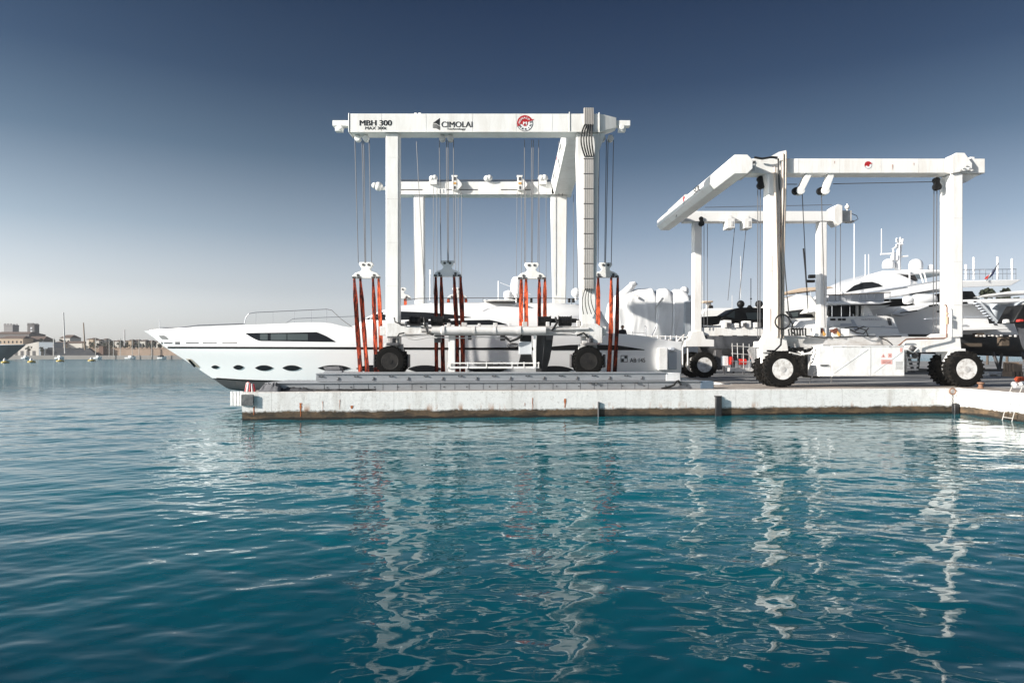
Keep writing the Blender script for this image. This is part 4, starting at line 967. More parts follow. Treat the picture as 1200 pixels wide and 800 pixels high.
mb = MB(); mb.cyl(P(1110,380,36.05),P(1110,371,36.05),.09); mb.cyl(P(1110,369,36.05),P(1110,366,36.05),.07); mb.build('valve', M('brass_valve',(.42,.3,.2),.5), h2, smooth=40, world=True)
# lower frames
mb = B2(14.41,23.36,36.4,37.0,3.32,3.94); mb.build('lower_beam', GREYW, h2, bevel=.02, world=True)
mb = MB(); mb.prism([P(1060,413,36.3),P(1060,399,36.3),P(1086,398,36.3),P(1098,391,36.3),P(1125,391,36.3),P(1127,412,36.3)],(0,.6,0)); mb.box(23.2,24.1,36.25,37.4,2.6,3.3); mb.build('column_foot', W2, h2, bevel=.02, world=True)
mb = MB(); mb.prism([P(893,413,36.2),P(893,403,36.2),P(898,395,36.2),P(900,391,36.2),P(918,391,36.2),P(922,398,36.2),P(924,411,36.2)],(0,.8,0)); mb.box(PX(886,36.6),PX(893,36.6),36.5,37.0,PZ(407,36.6),PZ(400,36.6)); mb.box(13.3,14.5,36.3,37.1,2.5,3.1); mb.build('column_foot', W2, h2, bevel=.02, world=True)
mb = MB(); mb.prism([P(803,406,50),P(803,399,50),P(808,397,50),P(811,388,50),P(824,388,50),P(827,397,50),P(837,398,50),P(837,406,50)],(0,.9,0)); mb.build('column_foot', W2, h2, bevel=.02, world=True)
mb = MB(); mb.box(21.6,23.2,50.02,51.0,2.9,4.0); mb.build('column_foot', W2, h2, bevel=.02, world=True)
mb = B2(13.9,22.6,50.2,50.85,4.35,4.95); mb.build('lower_beam', W2, h2, bevel=.02, world=True)
mb = MB()
for px,w in ((849,9),(862,5),(873,8),(884,6)):
    mb.box(PX(px,50),PX(px+w,50),50.1,50.9,4.951,PZ(383-w*.9,50)); 
mb.each('hydraulic_motor', W2, h2, bevel=.04, world=True)
mb = MB()
for px in (852,871,888): mb.box(PX(px,50),PX(px+4,50),50.0,50.09,PZ(383,50),PZ(378,50))
mb.each('valve_block', DKSTEEL, h2, world=True)
for px in (826,843,859,872):
    B2(PX(px,50),PX(px+5,50),50.1,50.19,PZ(394.5,50),PZ(392.6,50)).build('bracket', DKSTEEL, h2, world=True)
# underside fittings on the near lower beam
mb = MB()
for px,w,y,h in ((922,5,409,7),(930,4,410,6),(936,7,409,5),(946,4,411,5),(953,8,410,8)): mb.box(PX(px,36.2),PX(px+w,36.2),36.3,36.7,PZ(y+h/2,36.2),PZ(y-h/2,36.2))
mb.each('valve_block', BLACKP, h2, bevel=.01, world=True)
mb = MB(); mb.tube([P(925,413,36),P(938,416,36),P(950,413,36),P(958,405,36),P(964,404,36)],.05,6); mb.tube([P(935,412,36.1),P(942,415,36),P(955,414,36)],.04,6); mb.tube([P(1062,409,36.1),P(1070,413,36),P(1076,408,36)],.04,6); mb.each('service_pipe', W2, h2, smooth=60, world=True)
mb = MB()
for px,y in ((1066,412),(1072,416),(1069,408)): mb.ball(P(px,y,36.3),.16,10)
mb.build('hydraulic_pump', DKSTEEL, h2, smooth=60, world=True)
# engine box with doors, warning sign, handle
ex0, ex1, ey = PX(975,35.5), PX(1060,35.5), 35.5
eb = B2(ex0,ex1,ey,37.1,PZ(441,ey),PZ(405,ey)).build('engine_box', CABG, h2, bevel=.02, world=True)
mb = B2(PX(961,ey),ex0-.02,ey+.12,37.0,PZ(441,ey),PZ(405,ey)); mb.build('end_cabinet', CABG, eb, bevel=.02, world=True)
mb = MB(); mb.box(PX(1020,ey)-.012,PX(1020,ey)+.012,ey-.012,ey-.003,PZ(440,ey),PZ(406,ey)); mb.box(ex0+.02,ex1-.02,ey-.012,ey-.003,PZ(406.8,ey),PZ(406,ey)); mb.box(ex0+.02,ex1-.02,ey-.012,ey-.003,PZ(440.3,ey),PZ(439.6,ey)); mb.build('door_seam', GREYW, eb, world=True)
mb = MB()
for a,b_ in ((( 977,437),(1017,409)),((1023,437),(1057,412))):
    p,q_ = P(*a,ey),P(*b_,ey); mb.beam(p+Vector((0,-.004,0)),q_+Vector((0,-.004,0)),.006,.03,(0,1,0))
mb.build('door_crease', M('panel_crease',(.7,.7,.69),.4), eb, world=True)
mb = B2(PX(962.5,ey),PX(972,ey),ey+.06,ey+.12,PZ(428.6,ey),PZ(427.3,ey)); mb.build('handle', BLACKP, eb, world=True)
mb = MB()
for px,py in ((985,440),(1018,440),(1024,440),(1056,440),(987,406),(1010,406),(1042,406)): mb.box(PX(px,ey)-.05,PX(px,ey)+.05,ey-.03,ey-.004,PZ(py+.6,ey),PZ(py-.6,ey))
mb.build('hinge', GREYW, eb, world=True)
mb = MB()
mb.box(PX(1032.5,ey),PX(1045.5,ey),ey-.006,ey-.003,PZ(426.5,ey),PZ(421.2,ey)); mb.box(PX(1040.5,ey),PX(1045,ey),ey-.006,ey-.003,PZ(419,ey),PZ(413.8,ey)); mb.prism([P(1032.5,418.8,ey)+Vector((0,-.006,0)),P(1037.5,418.8,ey)+Vector((0,-.006,0)),P(1035,414,ey)+Vector((0,-.006,0))],(0,.003,0)); mb.box(PX(1054.5,ey),PX(1057.5,ey),ey-.006,ey-.003,PZ(412.5,ey),PZ(407.5,ey))
sg = mb.build('warning_sign', FADERED, eb, world=True)
mb = MB()
for y in (422.3,423.9,425.3): mb.box(PX(1034,ey),PX(1044,ey),ey-.009,ey-.007,PZ(y+.28,ey),PZ(y-.28,ey))
mb.box(PX(1042.2,ey),PX(1043.4,ey),ey-.009,ey-.007,PZ(417.4,ey),PZ(415.4,ey)); mb.box(PX(1034.6,ey),PX(1035.5,ey),ey-.009,ey-.007,PZ(418,ey),PZ(416,ey))
mb.build('sign_marking', M('sign_marking_print',(.3,.12,.11),.5), sg, world=True)
for px in (961,978):
    mb = MB(); mb.box(PX(px-1,36.2),PX(px+7,36.2),36.3,36.7,PZ(394.8,36.2),PZ(384,36.2)); a = mb.build('junction_box', W2, h2, bevel=.02, world=True)
    mb = MB(); mb.prism([P(px-3,386,36.25),P(px+3,384,36.25),P(px+5,389,36.25),P(px-1,391,36.25)],(0,.3,0)); mb.build('lamp', M('brown_lamp_lens',(.16,.06,.04),.3), a, world=True)
    mb = MB(); mb.prism([P(px+4,388,36.2),P(px+7,391,36.2),P(px+6,394,36.2),P(px+4,393,36.2)],(0,.09,0)); mb.build('bracket', OCHRE, a, world=True)
mb = MB(); mb.box(PX(955,36.2),PX(962,36.2),36.2,36.7,PZ(394,36.2),PZ(382,36.2)); mb.box(PX(986,36.3),PX(996,36.3),36.3,36.9,PZ(394,36.2),PZ(385,36.2)); mb.each('junction_box', W2, h2, bevel=.03, world=True)
# lattice walkway basket and red cylinders on the left side
mb = MB(); d = 43.
for x0_,y0_,x1_,y1_ in ((858,402,859,432),(864,402,865,432),(871,402,871.5,433),(878,403,878,433),(885,404,885,434),(857,405,886,407),(857,414,888,416),(857,423,888,425)):
    mb.tube([P(x0_,y0_,d),P(x1_,y1_,d)],.026,6)
mb.box(PX(857,d),PX(888,d),d,d+1.2,PZ(435,d),PZ(431,d)); mb.prism([P(878,410,d),P(894,399,d),P(898,420,d),P(888,434,d)],(0,.4,0))
mb.build('access_platform', GREYW, h2, world=True)
mb = MB(); mb.cyl(P(855,422.5,44),P(858,422.5,44),.27); mb.cyl(P(866,424,44),P(874,424,44),.2); mb.each('fire_extinguisher', M('red_enamel',(.55,.03,.02),.35), h2, smooth=40, world=True)
mb = B2(PX(848,44),PX(854,44),44,44.6,PZ(429,44),PZ(417,44)); mb.build('tank', CABG, h2, bevel=.05, world=True)
mb = B2(PX(838,50),PX(847,50),50,50.6,PZ(433,50),PZ(410,50)); mb.build('drive_motor', DKSTEEL, h2, bevel=.05, world=True)
mb = MB(); mb.cyl(P(792.5,421,47),P(795.5,421,47),.4); mb.box(PX(789,47),PX(795,47),46.8,47.6,PZ(432,47),PZ(412,47)); mb.build('drive_motor', W2, h2, bevel=.03, world=True)
# wheels
cw = lambda px, py, d: mi_ @ P(px,py,d)
wa = make_wheel('wheel', .95, .62, h2, mi_ @ Vector((14.02,35.65,QZ+.95)), 1, DUSTY, RIMW)
for x, y in ((14.02,36.85),(23.75,35.95),(23.75,37.2),(14.0,49.9),(13.5,51.2),(21.95,49.6),(21.95,50.9)):
    c = copy_tree(wa); c.location = mi_ @ Vector((x,y,QZ+.95)); c.rotation_euler = (0, x, 0)
mb = MB()
for x, y0_, y1_ in ((14.02,35.7,37.1),(23.75,36.,37.4),(13.9,49.9,51.3),(21.95,49.6,51.1)):
    mb.cyl((x,y0_,QZ+.95),(x,y1_,QZ+.95),.15)
mb.each('axle', DKSTEEL, h2, world=True)
mb = MB()
for x, y in ((14.02,36.25),(23.75,36.58),(13.9,50.55),(21.95,50.3)): mb.box(x-.3,x+.3,y-.18,y+.18,QZ+.8,2.8)
mb.each('wheel_fork', W2, h2, bevel=.03, world=True)
mb = MB(); mb.tube([P(948,449,36),P(959,426,36)],.03,6); mb.tube([P(974,448,36),P(974,441,36)],.03,6); mb.each('prop', GREYW, h2, world=True)
mb = MB()
for k in range(4): mb.box(PX(1062,36.5),PX(1075,36.5),36.4,36.9,PZ(434-k*4.6,36.5),PZ(432-k*4.6,36.5))
mb.box(PX(1061,36.5),PX(1062,36.5),36.4,36.9,PZ(436,36.5),PZ(414,36.5)); mb.build('steps', GREYW, h2, world=True)

# ------------------------------------------------------------------ boats ashore
def cradle(parent, x0, x1, y, ztop, n=3):
    mb = MB()
    for x in np.linspace(x0, x1, n):
        mb.beam((x,y,QZ),(x-.2,y+.7,ztop),.2,.2); mb.beam((x,y+4,QZ),(x-.2,y+3.3,ztop),.2,.2); mb.box(x-.15,x+.15,y+.1,y+3.9,QZ+.05,QZ+.3)
    mb.each('stand', DKSTEEL, parent, world=True)
# shrink-wrapped boat
wt = thing('wrapped_boat', 'large boat shrouded in billowing white shrink wrap behind the long yacht\'s stern', 'boat', (PX(765,60),61,QZ))
topc = [(716,372),(719,352),(724,346),(735,342),(748,339.6),(764,338.6),(766.5,341),(767,343),(774,339.4),(781,338.6),(784.5,340.5),(786,343.5),(792,339.8),(799,339.6),(805,343),(808,350)]
rings = []
for px in np.concatenate([np.arange(716,808,.8),[808]]):
    yt_ = np.interp(px,[p[0] for p in topc],[p[1] for p in topc]); d0 = 59.
    u = px
    seg_ = (0,(px-716)/50.5) if px < 766.5 else ((1,(px-766.5)/19.5) if px < 786 else (2,(px-786)/22))
    bul = .03*math.sin(math.pi*min(1,seg_[1]))**.5
    x = PX(px,60); zt = PZ(yt_,61.5); zb = PZ(398,59)
    def fold(x, z):
        f = .0
        for a, b_, k_, am in ((1.,.55,2.1,.10),(.8,-.75,2.9,.07),(1.,.15,5.2,.035),(.45,1.,4.1,.035)):
            f += am*(1-abs(math.sin(k_*(a*x+b_*z)*.5+am*40)))**2.5
        return f
    pr_ = [(59.45,0),(59.4,.12),(59.37,.25),(59.35,.38),(59.34,.5),(59.35,.62),(59.38,.74),(59.46,.84),(59.62,.92),(59.95,.97)]
    u_ = seg_[1]
    crease = (.22*max(0,1-abs(u_)/.1) if seg_[0] > 0 else 0)
    ring_ = []
    for yy, q_ in pr_:
        z = zb+q_*(zt-zb); lean = x+1.1*(1-q_)**2*(1 if seg_[0] else .3)*(.6 if seg_[0]==2 else 1)*-(min(1,u_*2) if u_ < .5 else min(1,(1-u_)*2))
        ring_.append(Vector((lean, yy-bul-fold(x,z)+crease*q_, z)))
    rings.append(ring_+[Vector((x,60.6,zt)),Vector((x,64,zt-.2)),Vector((x,65,zb+.7*(zt-zb))),Vector((x,65.2,zb))])
mb = MB(); mb.loft(rings); mb.build('shrink_wrap', WRAP, wt, smooth=45, world=True)
wh = Hull((PX(700,62.5),62.5),(PX(809,62.5),62.5),[(2,[(2,2.4),(20,1.9)],.02,.6,2),(1.2,[(1.2,3.0),(20,2.9)],2.6,.6,2),(0,[(0,5.0),(20,4.6)],3.1,.5,2.2)],.1,24,4)
wh.mesh().build('hull', GREYGEL, wt, smooth=50, world=True)
cradle(wt, PX(735,60), PX(800,60), 60.4, 2.8)
mb = MB(); mb.tube([P(725,352,60),P(733,344,60),P(741,334.5,60)],[.55,.45,.3],12); mb.tube([P(739,335,60),P(744,333.5,60),P(745.5,335,60)],[.35,.3,.2],10); mb.build('radar_arch', GEL, wt, smooth=50, world=True)
mb = MB(); mb.tube([P(739,343,59.6),P(748,349,59.2),P(750,351,59.2)],[.06,.12,.05],6); mb.tube([P(768,361,59.2),P(777,349,58.7)],[.05,.09],6); mb.each('folded_flap', GREYW, wt, world=True)
mb = MB(); mb.box(PX(800,59.5),PX(811,59.5),59.2,62,PZ(398,59.5),PZ(352,59.5)); mb.build('grey_end_panel', CANV, wt, bevel=.2, world=True)  # plain grey panel over the right end of the wrapped boat
mb = MB(); mb.ball(P(802,341,62),.42); mb.cyl(P(802,346,62),P(802,341,62),.2); mb.box(PX(800,62),PX(811,62),61.9,62.3,PZ(350,62),PZ(346,62)); mb.build('radome', GEL, wt, smooth=50, world=True)
# guard rail behind the yacht stern
gr = thing('guard_rail', 'white post and rail barrier standing behind the stern of the long yacht', 'railing', (PX(782,50.2),50.5,QZ))
mb = MB()
for px in (757,764,771,780,786,793,800,806): mb.tube([P(px,393,50.5),P(px,430,50.5)],.06,6)
mb.each('post', W2, gr, world=True)
mb = MB(); mb.tube([P(756,393.5,50.5),P(807,395,50.5)],.05,6); mb.tube([P(756,399,50.5),P(807,401,50.5)],.04,6); mb.each('rail', W2, gr, world=True)
mb = MB(); mb.tube([P(774,396,50.3),P(779,405,50.3)],.1,6); mb.box(PX(783,50.3),PX(786,50.3),50.2,50.4,PZ(402,50.3),PZ(397,50.3)); mb.tube([P(789,404,50.3),P(802,392,50.3)],.06,6); mb.each('stay', GREYW, gr, world=True)

# dark motorboat
def boat(label, bow, stern, zk, zb, zs, beam, mat, name='motorboat', af=True, fl=.62, cr=True, te=.55):
    b_ = thing(name, label, 'boat', (((bow[0]+stern[0])/2),(bow[1]+stern[1])/2,QZ))
    L = math.dist(bow, stern)
    h = Hull(bow, stern, [(L*.14,[(L*.14,zk+.5),(L*.4,zk),(L,zk)],.02,te+.1,2),(L*.09,[(L*.09,zk+(zb-zk)*.35),(L,zk+(zs-zk)*.3)],beam*.42,te+.08,2),(L*.05,[(0,zk+(zb-zk)*.68),(L,zk+(zs-zk)*.64)],beam*.47,te+.03,2.1),(0,[(0,zb),(L*.4,zb*.6+zs*.4),(L,zs)],beam*.5,te,2.3)],.1,30,4)
    ho = h.mesh(4 if af else 0).build('hull', mat, b_, smooth=50, world=True)
    if af: h.mesh(0,4).build('bottom', AF, b_, smooth=50, world=True)
    mb = MB(); dk = [r[-1] for r in h.rings]; mb.loft([[h.W(x,max(hh-.02,0),z-.03),h.W(x,0,z+.06),h.W(x,-max(hh-.02,0),z-.03)] for x,hh,z in dk],closed=False,caps=False); mb.build('deck', GEL2 if mat is not HULLDK else HULLDK, b_, smooth=60, world=True)
    if cr:
        mb = MB()
        for t in (.35,.6,.85):
            for sg in (-1,1):
                c = h.W(L*t, sg*beam*.38, 0); a = Vector((c.x,c.y,QZ)); q_ = h.W(L*t, sg*beam*.3, zk+.45); mb.beam(a,q_,.16,.16)
        mb.each('stand', DKSTEEL, b_, world=True)
    return b_, h
bb, bh = boat('black cabin motorboat with round roof domes, ashore behind the smaller hoist\'s left columns', (PX(814,60),60.5),(PX(903,60),60.5),2.5,5.6,5.2,3.6,HULLDK)
S = lambda name, pts, d, dep, mat, par, bv=.08: MB().prof(pts, d, dep).build(name, mat, par, bevel=bv, world=True)
S('cabin',[(846,371),(861,361.5),(868,360),(897,360.5),(899,386),(872,386),(866,377)],59.2,2.6,BLACKP,bb)
S('window',[(851,370.5),(861,364),(861,373)],59.17,.02,GLP,bb,0); S('window',[(874,366.5),(892,366),(895.5,374),(876,374)],59.17,.02,GLP,bb,0)
S('cover',[(822.5,371),(846,369.8),(843,380),(822.5,380)],60,2.,BLACKP,bb)
S('trim',[(824,380.8),(870,385),(898,383.5),(898,384.6),(870,386.2),(824,382)],58.85,.03,CHROME,bb,0)
for px in (868,889.5):
    mb = MB(); mb.ball(P(px,356.3,60.5),.34); mb.cyl(P(px,361,60.5),P(px,356,60.5),.14); mb.build('roof_dome', BLACKP, bb, smooth=50, world=True)
mb = MB(); mb.cyl(P(878.5,361,60.5),P(878.5,357.5,60.5),.3,.1); mb.tube([P(880,358,60.5),P(880,326,60.5)],.03,5); mb.ball(P(880,350,60.5),.08); mb.build('antenna', BLACKP, bb, world=True)
# white boats behind it
b3, h3 = boat('white cruiser with a small mast platform, behind the black motorboat', (PX(800,74),74),(PX(905,74),74),2.6,6.6,6.2,4.4,GEL2)
S('cabin',[(818,372),(826,361.5),(858,360.5),(872,366),(880,374)],72.4,3.2,GEL2,b3,.15)
S('platform',[(824,352.4),(836,352.2),(836,354.4),(824,354.4)],73,1.5,TAN,b3); S('support',[(829,354.6),(833,354.6),(835,361),(829,361)],73.3,.6,GREYW,b3,.02)
mb = MB(); mb.cyl(P(831,360.5,73),P(835,360.5,73),.25); mb.build('searchlight', BLACKP, b3, smooth=40, world=True)
mb = MB()
for px,y0_,y1_ in ((823,330,368),(858,346,362),(868,300,350)): mb.tube([P(px,y1_,73.5),P(px,y0_,73.5)],.03,5)
mb.each('antenna', GREYW, b3, world=True)
# white flybridge cruiser with tan awning
b4, h4 = boat('white cruiser with tan awning and dark raked window, behind the smaller hoist\'s left column', (PX(1010,64),64),(PX(893,64),64),2.5,6.0,5.6,4.6,GEL2,af=False)
S('cabin',[(897,386),(899,357),(915,352.5),(935,345),(952,346),(960,357),(972,386)],61.9,4.2,GEL2,b4,.2)
S('window',[(920,365),(944,361.8),(947.5,363),(954.5,372),(927,373)],61.87,.03,GL,b4,0); S('pane',[(927,366.5),(935,365.5),(935,371),(929,371.4)],61.85,.015,GLP,b4,0)
S('awning',[(919,342.5),(940,337.2),(972,335.5),(978,337),(952,340.5),(921,344)],62.2,3.4,TAN,b4,.05)
mb = MB()
for a in ((924,343,922,354),(933,341,933,347),(950,338,950,348)): mb.tube([P(a[0],a[1],62.4),P(a[2],a[3],62.4)],.03,5)
mb.each('awning_pole', CHROME, b4, world=True)
S('cockpit_shade',[(925,376),(949,375.5),(953,381.5),(926,382)],61.85,.03,GREYGEL,b4,0)
mb = MB(); mb.tube([P(941.5,291,63),P(944,318,63),P(946,346,63)],.07,6); mb.box(PX(945,63),PX(954,63),62.8,63.2,PZ(331,63),PZ(328,63)); mb.box(PX(948,63),PX(954.5,63),62.8,63.2,PZ(326,63),PZ(322,63)); mb.build('radar_mast', BLACKP, b4, world=True)
# stern-on yacht
b5 = thing('stern_yacht', 'white yacht moored stern out with a wide overhanging roof, behind the engine box', 'boat', (PX(1012,56),60,QZ))
sw = lambda pts, d, dep, name, mat, bv=.1: S(name, pts, d, dep, mat, b5, bv)
sw([(963,393),(972,372),(1000,370.5),(1040,370),(1048,372),(1056,393),(1058,404),(962,404)],55.,13,'hull',GEL2)
sw([(963,364),(970,357.5),(1044,357.5),(1030,362),(1020,364)],57.4,9,'saloon',GEL2,.05)
mb = MB(); mb.hexa([P(969,357.4,54.6),P(1030,356.6,54.6),P(1030,356.6,66),P(969,357.4,66)],[P(969,353,54.6),P(1046,353.2,54.6),P(1046,353.2,66),P(969,353,66)]); mb.build('roof', GEL, b5, bevel=.1, world=True)
sw([(971,358),(1011,358),(1011,371),(971,371)],57.2,.15,'saloon_door',GL,0); sw([(1003.5,358),(1006,358),(1006,371),(1003.5,371)],57.0,.15,'door_frame',GEL2,0)
sw([(1012.5,357.6),(1017,357.6),(1024.5,371),(1012.5,371)],55.6,.5,'wing_pillar',GEL2,.03)
sw([(969,345),(1044,342),(1044,343),(969,346)],55.,.12,'rail',TAN,0); 
mb = MB()
for px in np.arange(971,1046,9): mb.tube([P(px,353,55),P(px,344.5-(px-970)*.03,55)],.025,5)
mb.each('rail_post', CHROME, b5, world=True)
sw([(971,346),(1036,343.4),(1036,352.8),(971,352.8)],55.1,.03,'rail_screen',M('pale_screen',(.55,.56,.58),.3),0)
mb = MB()
for px,w in ((973,6),(982,4),(987,4)): mb.box(PX(px,54.97),PX(px+w,54.97),54.95,54.99,PZ(375.5,55),PZ(373,55))
mb.build('hawse_slot', BLACKP, b5, world=True)
sw([(997,374),(1000,374),(1007,386),(1002,388)],54.93,.05,'stair_recess',GREYGEL,0); sw([(1039.5,372.5),(1043,372.5),(1045.5,381),(1042,381)],54.93,.05,'recess',DKSTEEL,0)
mi5 = ROOTM[b5.name].inverted()
text('lettering','WATERFALLS',M('faded_grey_lettering',(.36,.36,.38),.5),b5,mi5 @ (P(1021,374.3,54.97)),.13,1.65,bold=.005)
text('lettering','JERSEY',MATS['faded_grey_lettering'],b5,mi5 @ (P(1035,382.3,54.97)),.08,.36,bold=.005)
mb = MB()
for px in (1000,1009,1018,1027,1036,1045): mb.tube([P(px,370.3,55.3),P(px,367.8,55.3)],.03,5)
mb.each('stern_rail', CHROME, b5, world=True)
sw([(1026,390),(1064,391),(1066,397),(1024,397)],53.9,1.,'passerelle',GEL2,.05)
# big yacht ashore
b6 = thing('superyacht', 'largest white yacht ashore with domes, radar mast and overhanging sun deck at right', 'yacht', (PX(1120,66),68,QZ))
DB = 66.
h6 = Hull((PX(940,69),69.5),(PX(1262,DB),70.2),[(3,[(3,3.4),(27,2.6)],.02,.5,2),(2,[(2,4.0),(27,3.3)],3.7,.4,2),(1,[(1,5.3),(27,PZ(387,DB))],4.15,.34,2.2),(0,[(0,7.2),(8,7.6),(27,PZ(352,DB))],4.25,.32,2.4)],.05,40,5)
h6.mesh(9).build('hull', GEL, b6, smooth=50, world=True); h6.mesh(0,9).build('bottom', AF, b6, smooth=50, world=True)
T = lambda name, pts, d, dep, mat, bv=.12: S(name, pts, d, dep, mat, b6, bv)
T('bulwark',[(1042,368),(1048,366),(1064,358.6),(1085,355.6),(1106,353.6),(1124,351.2),(1205,349),(1205,354),(1090,359),(1060,370)],64.5,1.,GEL,.1)
T('main_deckhouse',[(1000,368),(1010,351),(1062,349.5),(1120,341),(1140,341),(1150,356),(1064,368)],66.2,5,BLACKP,.05)
T('bridge_deck',[(1000,351.5),(1006,344.5),(1020,341.5),(1060,335.5),(1100,328.6),(1124,328),(1124,339),(1100,340.2),(1060,346.5),(1040,349.6),(1010,352)],65.2,7,GEL,.15)
T('wheelhouse',[(980,346),(990,338),(1004,329),(1020,321.5),(1036,316.8),(1048,317.5),(1060,323),(1078,331),(1064,336.5),(1020,342.5),(990,348)],65.8,6,GEL,.2)
T('window',[(991,342.5),(1001,334.5),(1012,330.8),(1022,330.2),(1030,332.5),(1035,335.6),(1012,338.8)],65.77,.03,GL,0)
T('hardtop',[(1040,317.5),(1060,315.6),(1101,316),(1124,316.5),(1124,319),(1090,319.4),(1070,322),(1052,321)],65.8,6,GEL,.1)
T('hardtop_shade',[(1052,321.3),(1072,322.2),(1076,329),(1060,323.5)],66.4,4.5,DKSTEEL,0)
mb = MB()
for a in ((1066,318,1066,333),(1078,319,1082,331),(1083,319,1086,331)): mb.tube([P(a[0],a[1],65.7),P(a[2],a[3],65.7)],.07,6)
mb.each('hardtop_post', GEL, b6, world=True)
for px,py,w in ((1041.2,309.5,7),(1073.2,310.5,8)):
    s_ = w*DB/F; mb = MB(); mb.lathe([(s_*.7,-s_*.75),(s_*.98,-s_*.65),(s_,0),(s_*.86,s_*.5),(s_*.5,s_*.82),(.02,s_*.92)],P(px,py,67.5),'z',22); mb.build('radome', GEL, b6, smooth=60, world=True)
mb = MB(); mb.lathe([(.2,-.15),(.3,0),(.25,.3),(.02,.42)],P(1091,314.5,67.5),'z',16); mb.build('radome', GEL, b6, smooth=60, world=True)
mb = MB(); mb.tube([P(1052,316,67.5),P(1053.5,281,67.5)],[.3,.14],8); mb.tube([P(1054.5,309,67.5),P(1056.5,282,67.5)],.08,6); mb.tube([P(1032,297.8,67.5),P(1050,297,67.5)],.09,6); mb.tube([P(1054,301,67.5),P(1064,300,67.5)],.09,6)
for a in ((1046,292,1052,288),(1050,287,1058,286),(1051,279,1051,284),(1055,278,1056,284),(1058,280,1057,285),(1044,302,1052,306),(1047,299,1047,293)): mb.tube([P(a[0],a[1],67.4),P(a[2],a[3],67.4)],.09,6)
mb.box(PX(1045,67.4),PX(1051,67.4),67.2,67.6,PZ(305,67.4),PZ(299,67.4)); mb.build('radar_mast', GEL, b6, world=True)
mb = MB()
for px,y0_,y1_ in ((1033,268,298),(1018,298,322),(1014,298,325),(1001,262,330)): mb.tube([P(px,y1_,66.5),P(px,y0_,66.5)],.035,5)
mb.each('antenna', GEL, b6, world=True)
mb = MB(); mb.hexa([P(1121,337,65),P(1184,334.8,65),P(1184,334.8,72),P(1121,337,72)],[P(1121,329,64.8),P(1197,327.6,64.8),P(1197,327.6,72),P(1121,329,72)]); mb.build('sun_deck', GEL, b6, bevel=.05, world=True)
mb = MB()
for px,yt_ in ((1132,310),(1141,301.5),(1169,301),(1186,303)): mb.cyl(P(px,327.5,65.2),P(px,yt_,65.2),.1,n=10)
mb.each('deck_post', GEL, b6, smooth=50, world=True)
mb = MB(); mb.tube([P(1122,316,65),P(1191,315.4,65)],.03,5); mb.tube([P(1122,321,65),P(1191,320.6,65)],.02,5)
for px in (1125,1136,1148,1155,1163,1175,1180,1190.5): mb.tube([P(px,327.6,65),P(px,315.6,65)],.025,5)
mb.each('deck_rail', CHROME, b6, world=True)
mb = MB(); mb.tube([P(1156,329,64.7),P(1170.5,308,64.7)],.04,6); fs_ = mb.build('flagstaff', CHROME, b6, world=True)
for pts, mt in (([(1169.5,309.6),(1162,318.5),(1159.5,326),(1164,322),(1166.5,317)],BLUEF),([(1162,318.3),(1159.8,322),(1157.3,326.5),(1159.6,326.2)],WHF),([(1159.5,321.6),(1155.2,324.5),(1153.6,327.2),(1157.1,326.7)],REDF)):
    MB().prof(pts,64.72,.02).build('flag', mt, fs_, world=True)
mb = MB(); mb.lathe([(.02,-1.1),(.4,-1.05),(.52,-.8),(.55,0),(.52,.8),(.4,1.05),(.02,1.1)],P(1083,351,65),'x',18); mb.lathe([(.02,-.35),(.35,-.3),(.42,0),(.35,.3),(.02,.35)],P(1063.5,351.5,65),'x',16); mb.each('tender', GEL, b6, smooth=60, world=True)
T('hull_slot',[(1056,365.8),(1075,363),(1075,364.6),(1055,367)],64.4,.15,BLACKP,0)
T('hawse_slot',[(1088.5,357.4),(1099,356),(1099,358),(1089.5,359.4)],64.45,.1,BLACKP,0); T('hawse_slot',[(1122,354),(1133,353.4),(1134,355.8),(1122,356.2)],64.45,.1,BLACKP,0)
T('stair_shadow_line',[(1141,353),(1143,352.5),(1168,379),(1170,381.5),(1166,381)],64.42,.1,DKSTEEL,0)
mb = MB()
for k in range(9): mb.box(PX(1143+k*2.7,64.2),PX(1146.2+k*2.7,64.2),64.0,64.5,PZ(356+k*2.9,64.2),PZ(354.6+k*2.9,64.2))
mb.build('stern_stairs', GREYGEL, b6, world=True)
mb = MB(); n_ = 12; rows = []
for i in range(n_+1):
    u = i/n_; xa, ya = 1149+(1170.5-1149)*u, 354+(378-354)*u; xb_, yb = 1198+(1172-1198)*u, 353+(378.5-353)*u
    rows.append([P(xa+(xb_-xa)*v, ya+(yb-ya)*v+2.6*math.sin(math.pi*v)*(1-u), 63.9+.35*math.sin(v*9+u*4)*(1-u)) for v in np.linspace(0,1,12)])
mb.loft(rows, closed=False, caps=False); mb.build('stern_cover', CANV, b6, smooth=60, world=True)
mb = MB(); mb.tube([P(1149,354,63.8),P(1170.5,378,63.8)],.12,6); mb.tube([P(1198,353,63.8),P(1172,379,63.8)],.12,6); mb.each('cover_pole', CANV, b6, world=True)
T('platform',[(1120,383.5),(1181,383),(1181,386),(1120,387.5)],63.8,5,GEL,.05)
T('garage_opening',[(1158,372),(1166,379),(1160,379)],63.85,.1,BLACKP,0)
cradle(b6, PX(1062,66), PX(1195,66), 64.8, 3.2, 5)
mb = MB(); mb.box(PX(1120,64.5),PX(1150,64.5),64.4,65.,PZ(406,64.5),PZ(402,64.5)); mb.box(PX(1172,64),PX(1181,64),63.8,64.4,PZ(405,64),PZ(395,64)); mb.box(PX(1142,64.5),PX(1150,64.5),64.1,64.8,PZ(395,64.5),PZ(390,64.5)); mb.each('keel_block', M('dark_timber',(.1,.075,.055),.9,(.05,.04,.03),.7,2.), b6, world=True)
mb = MB()
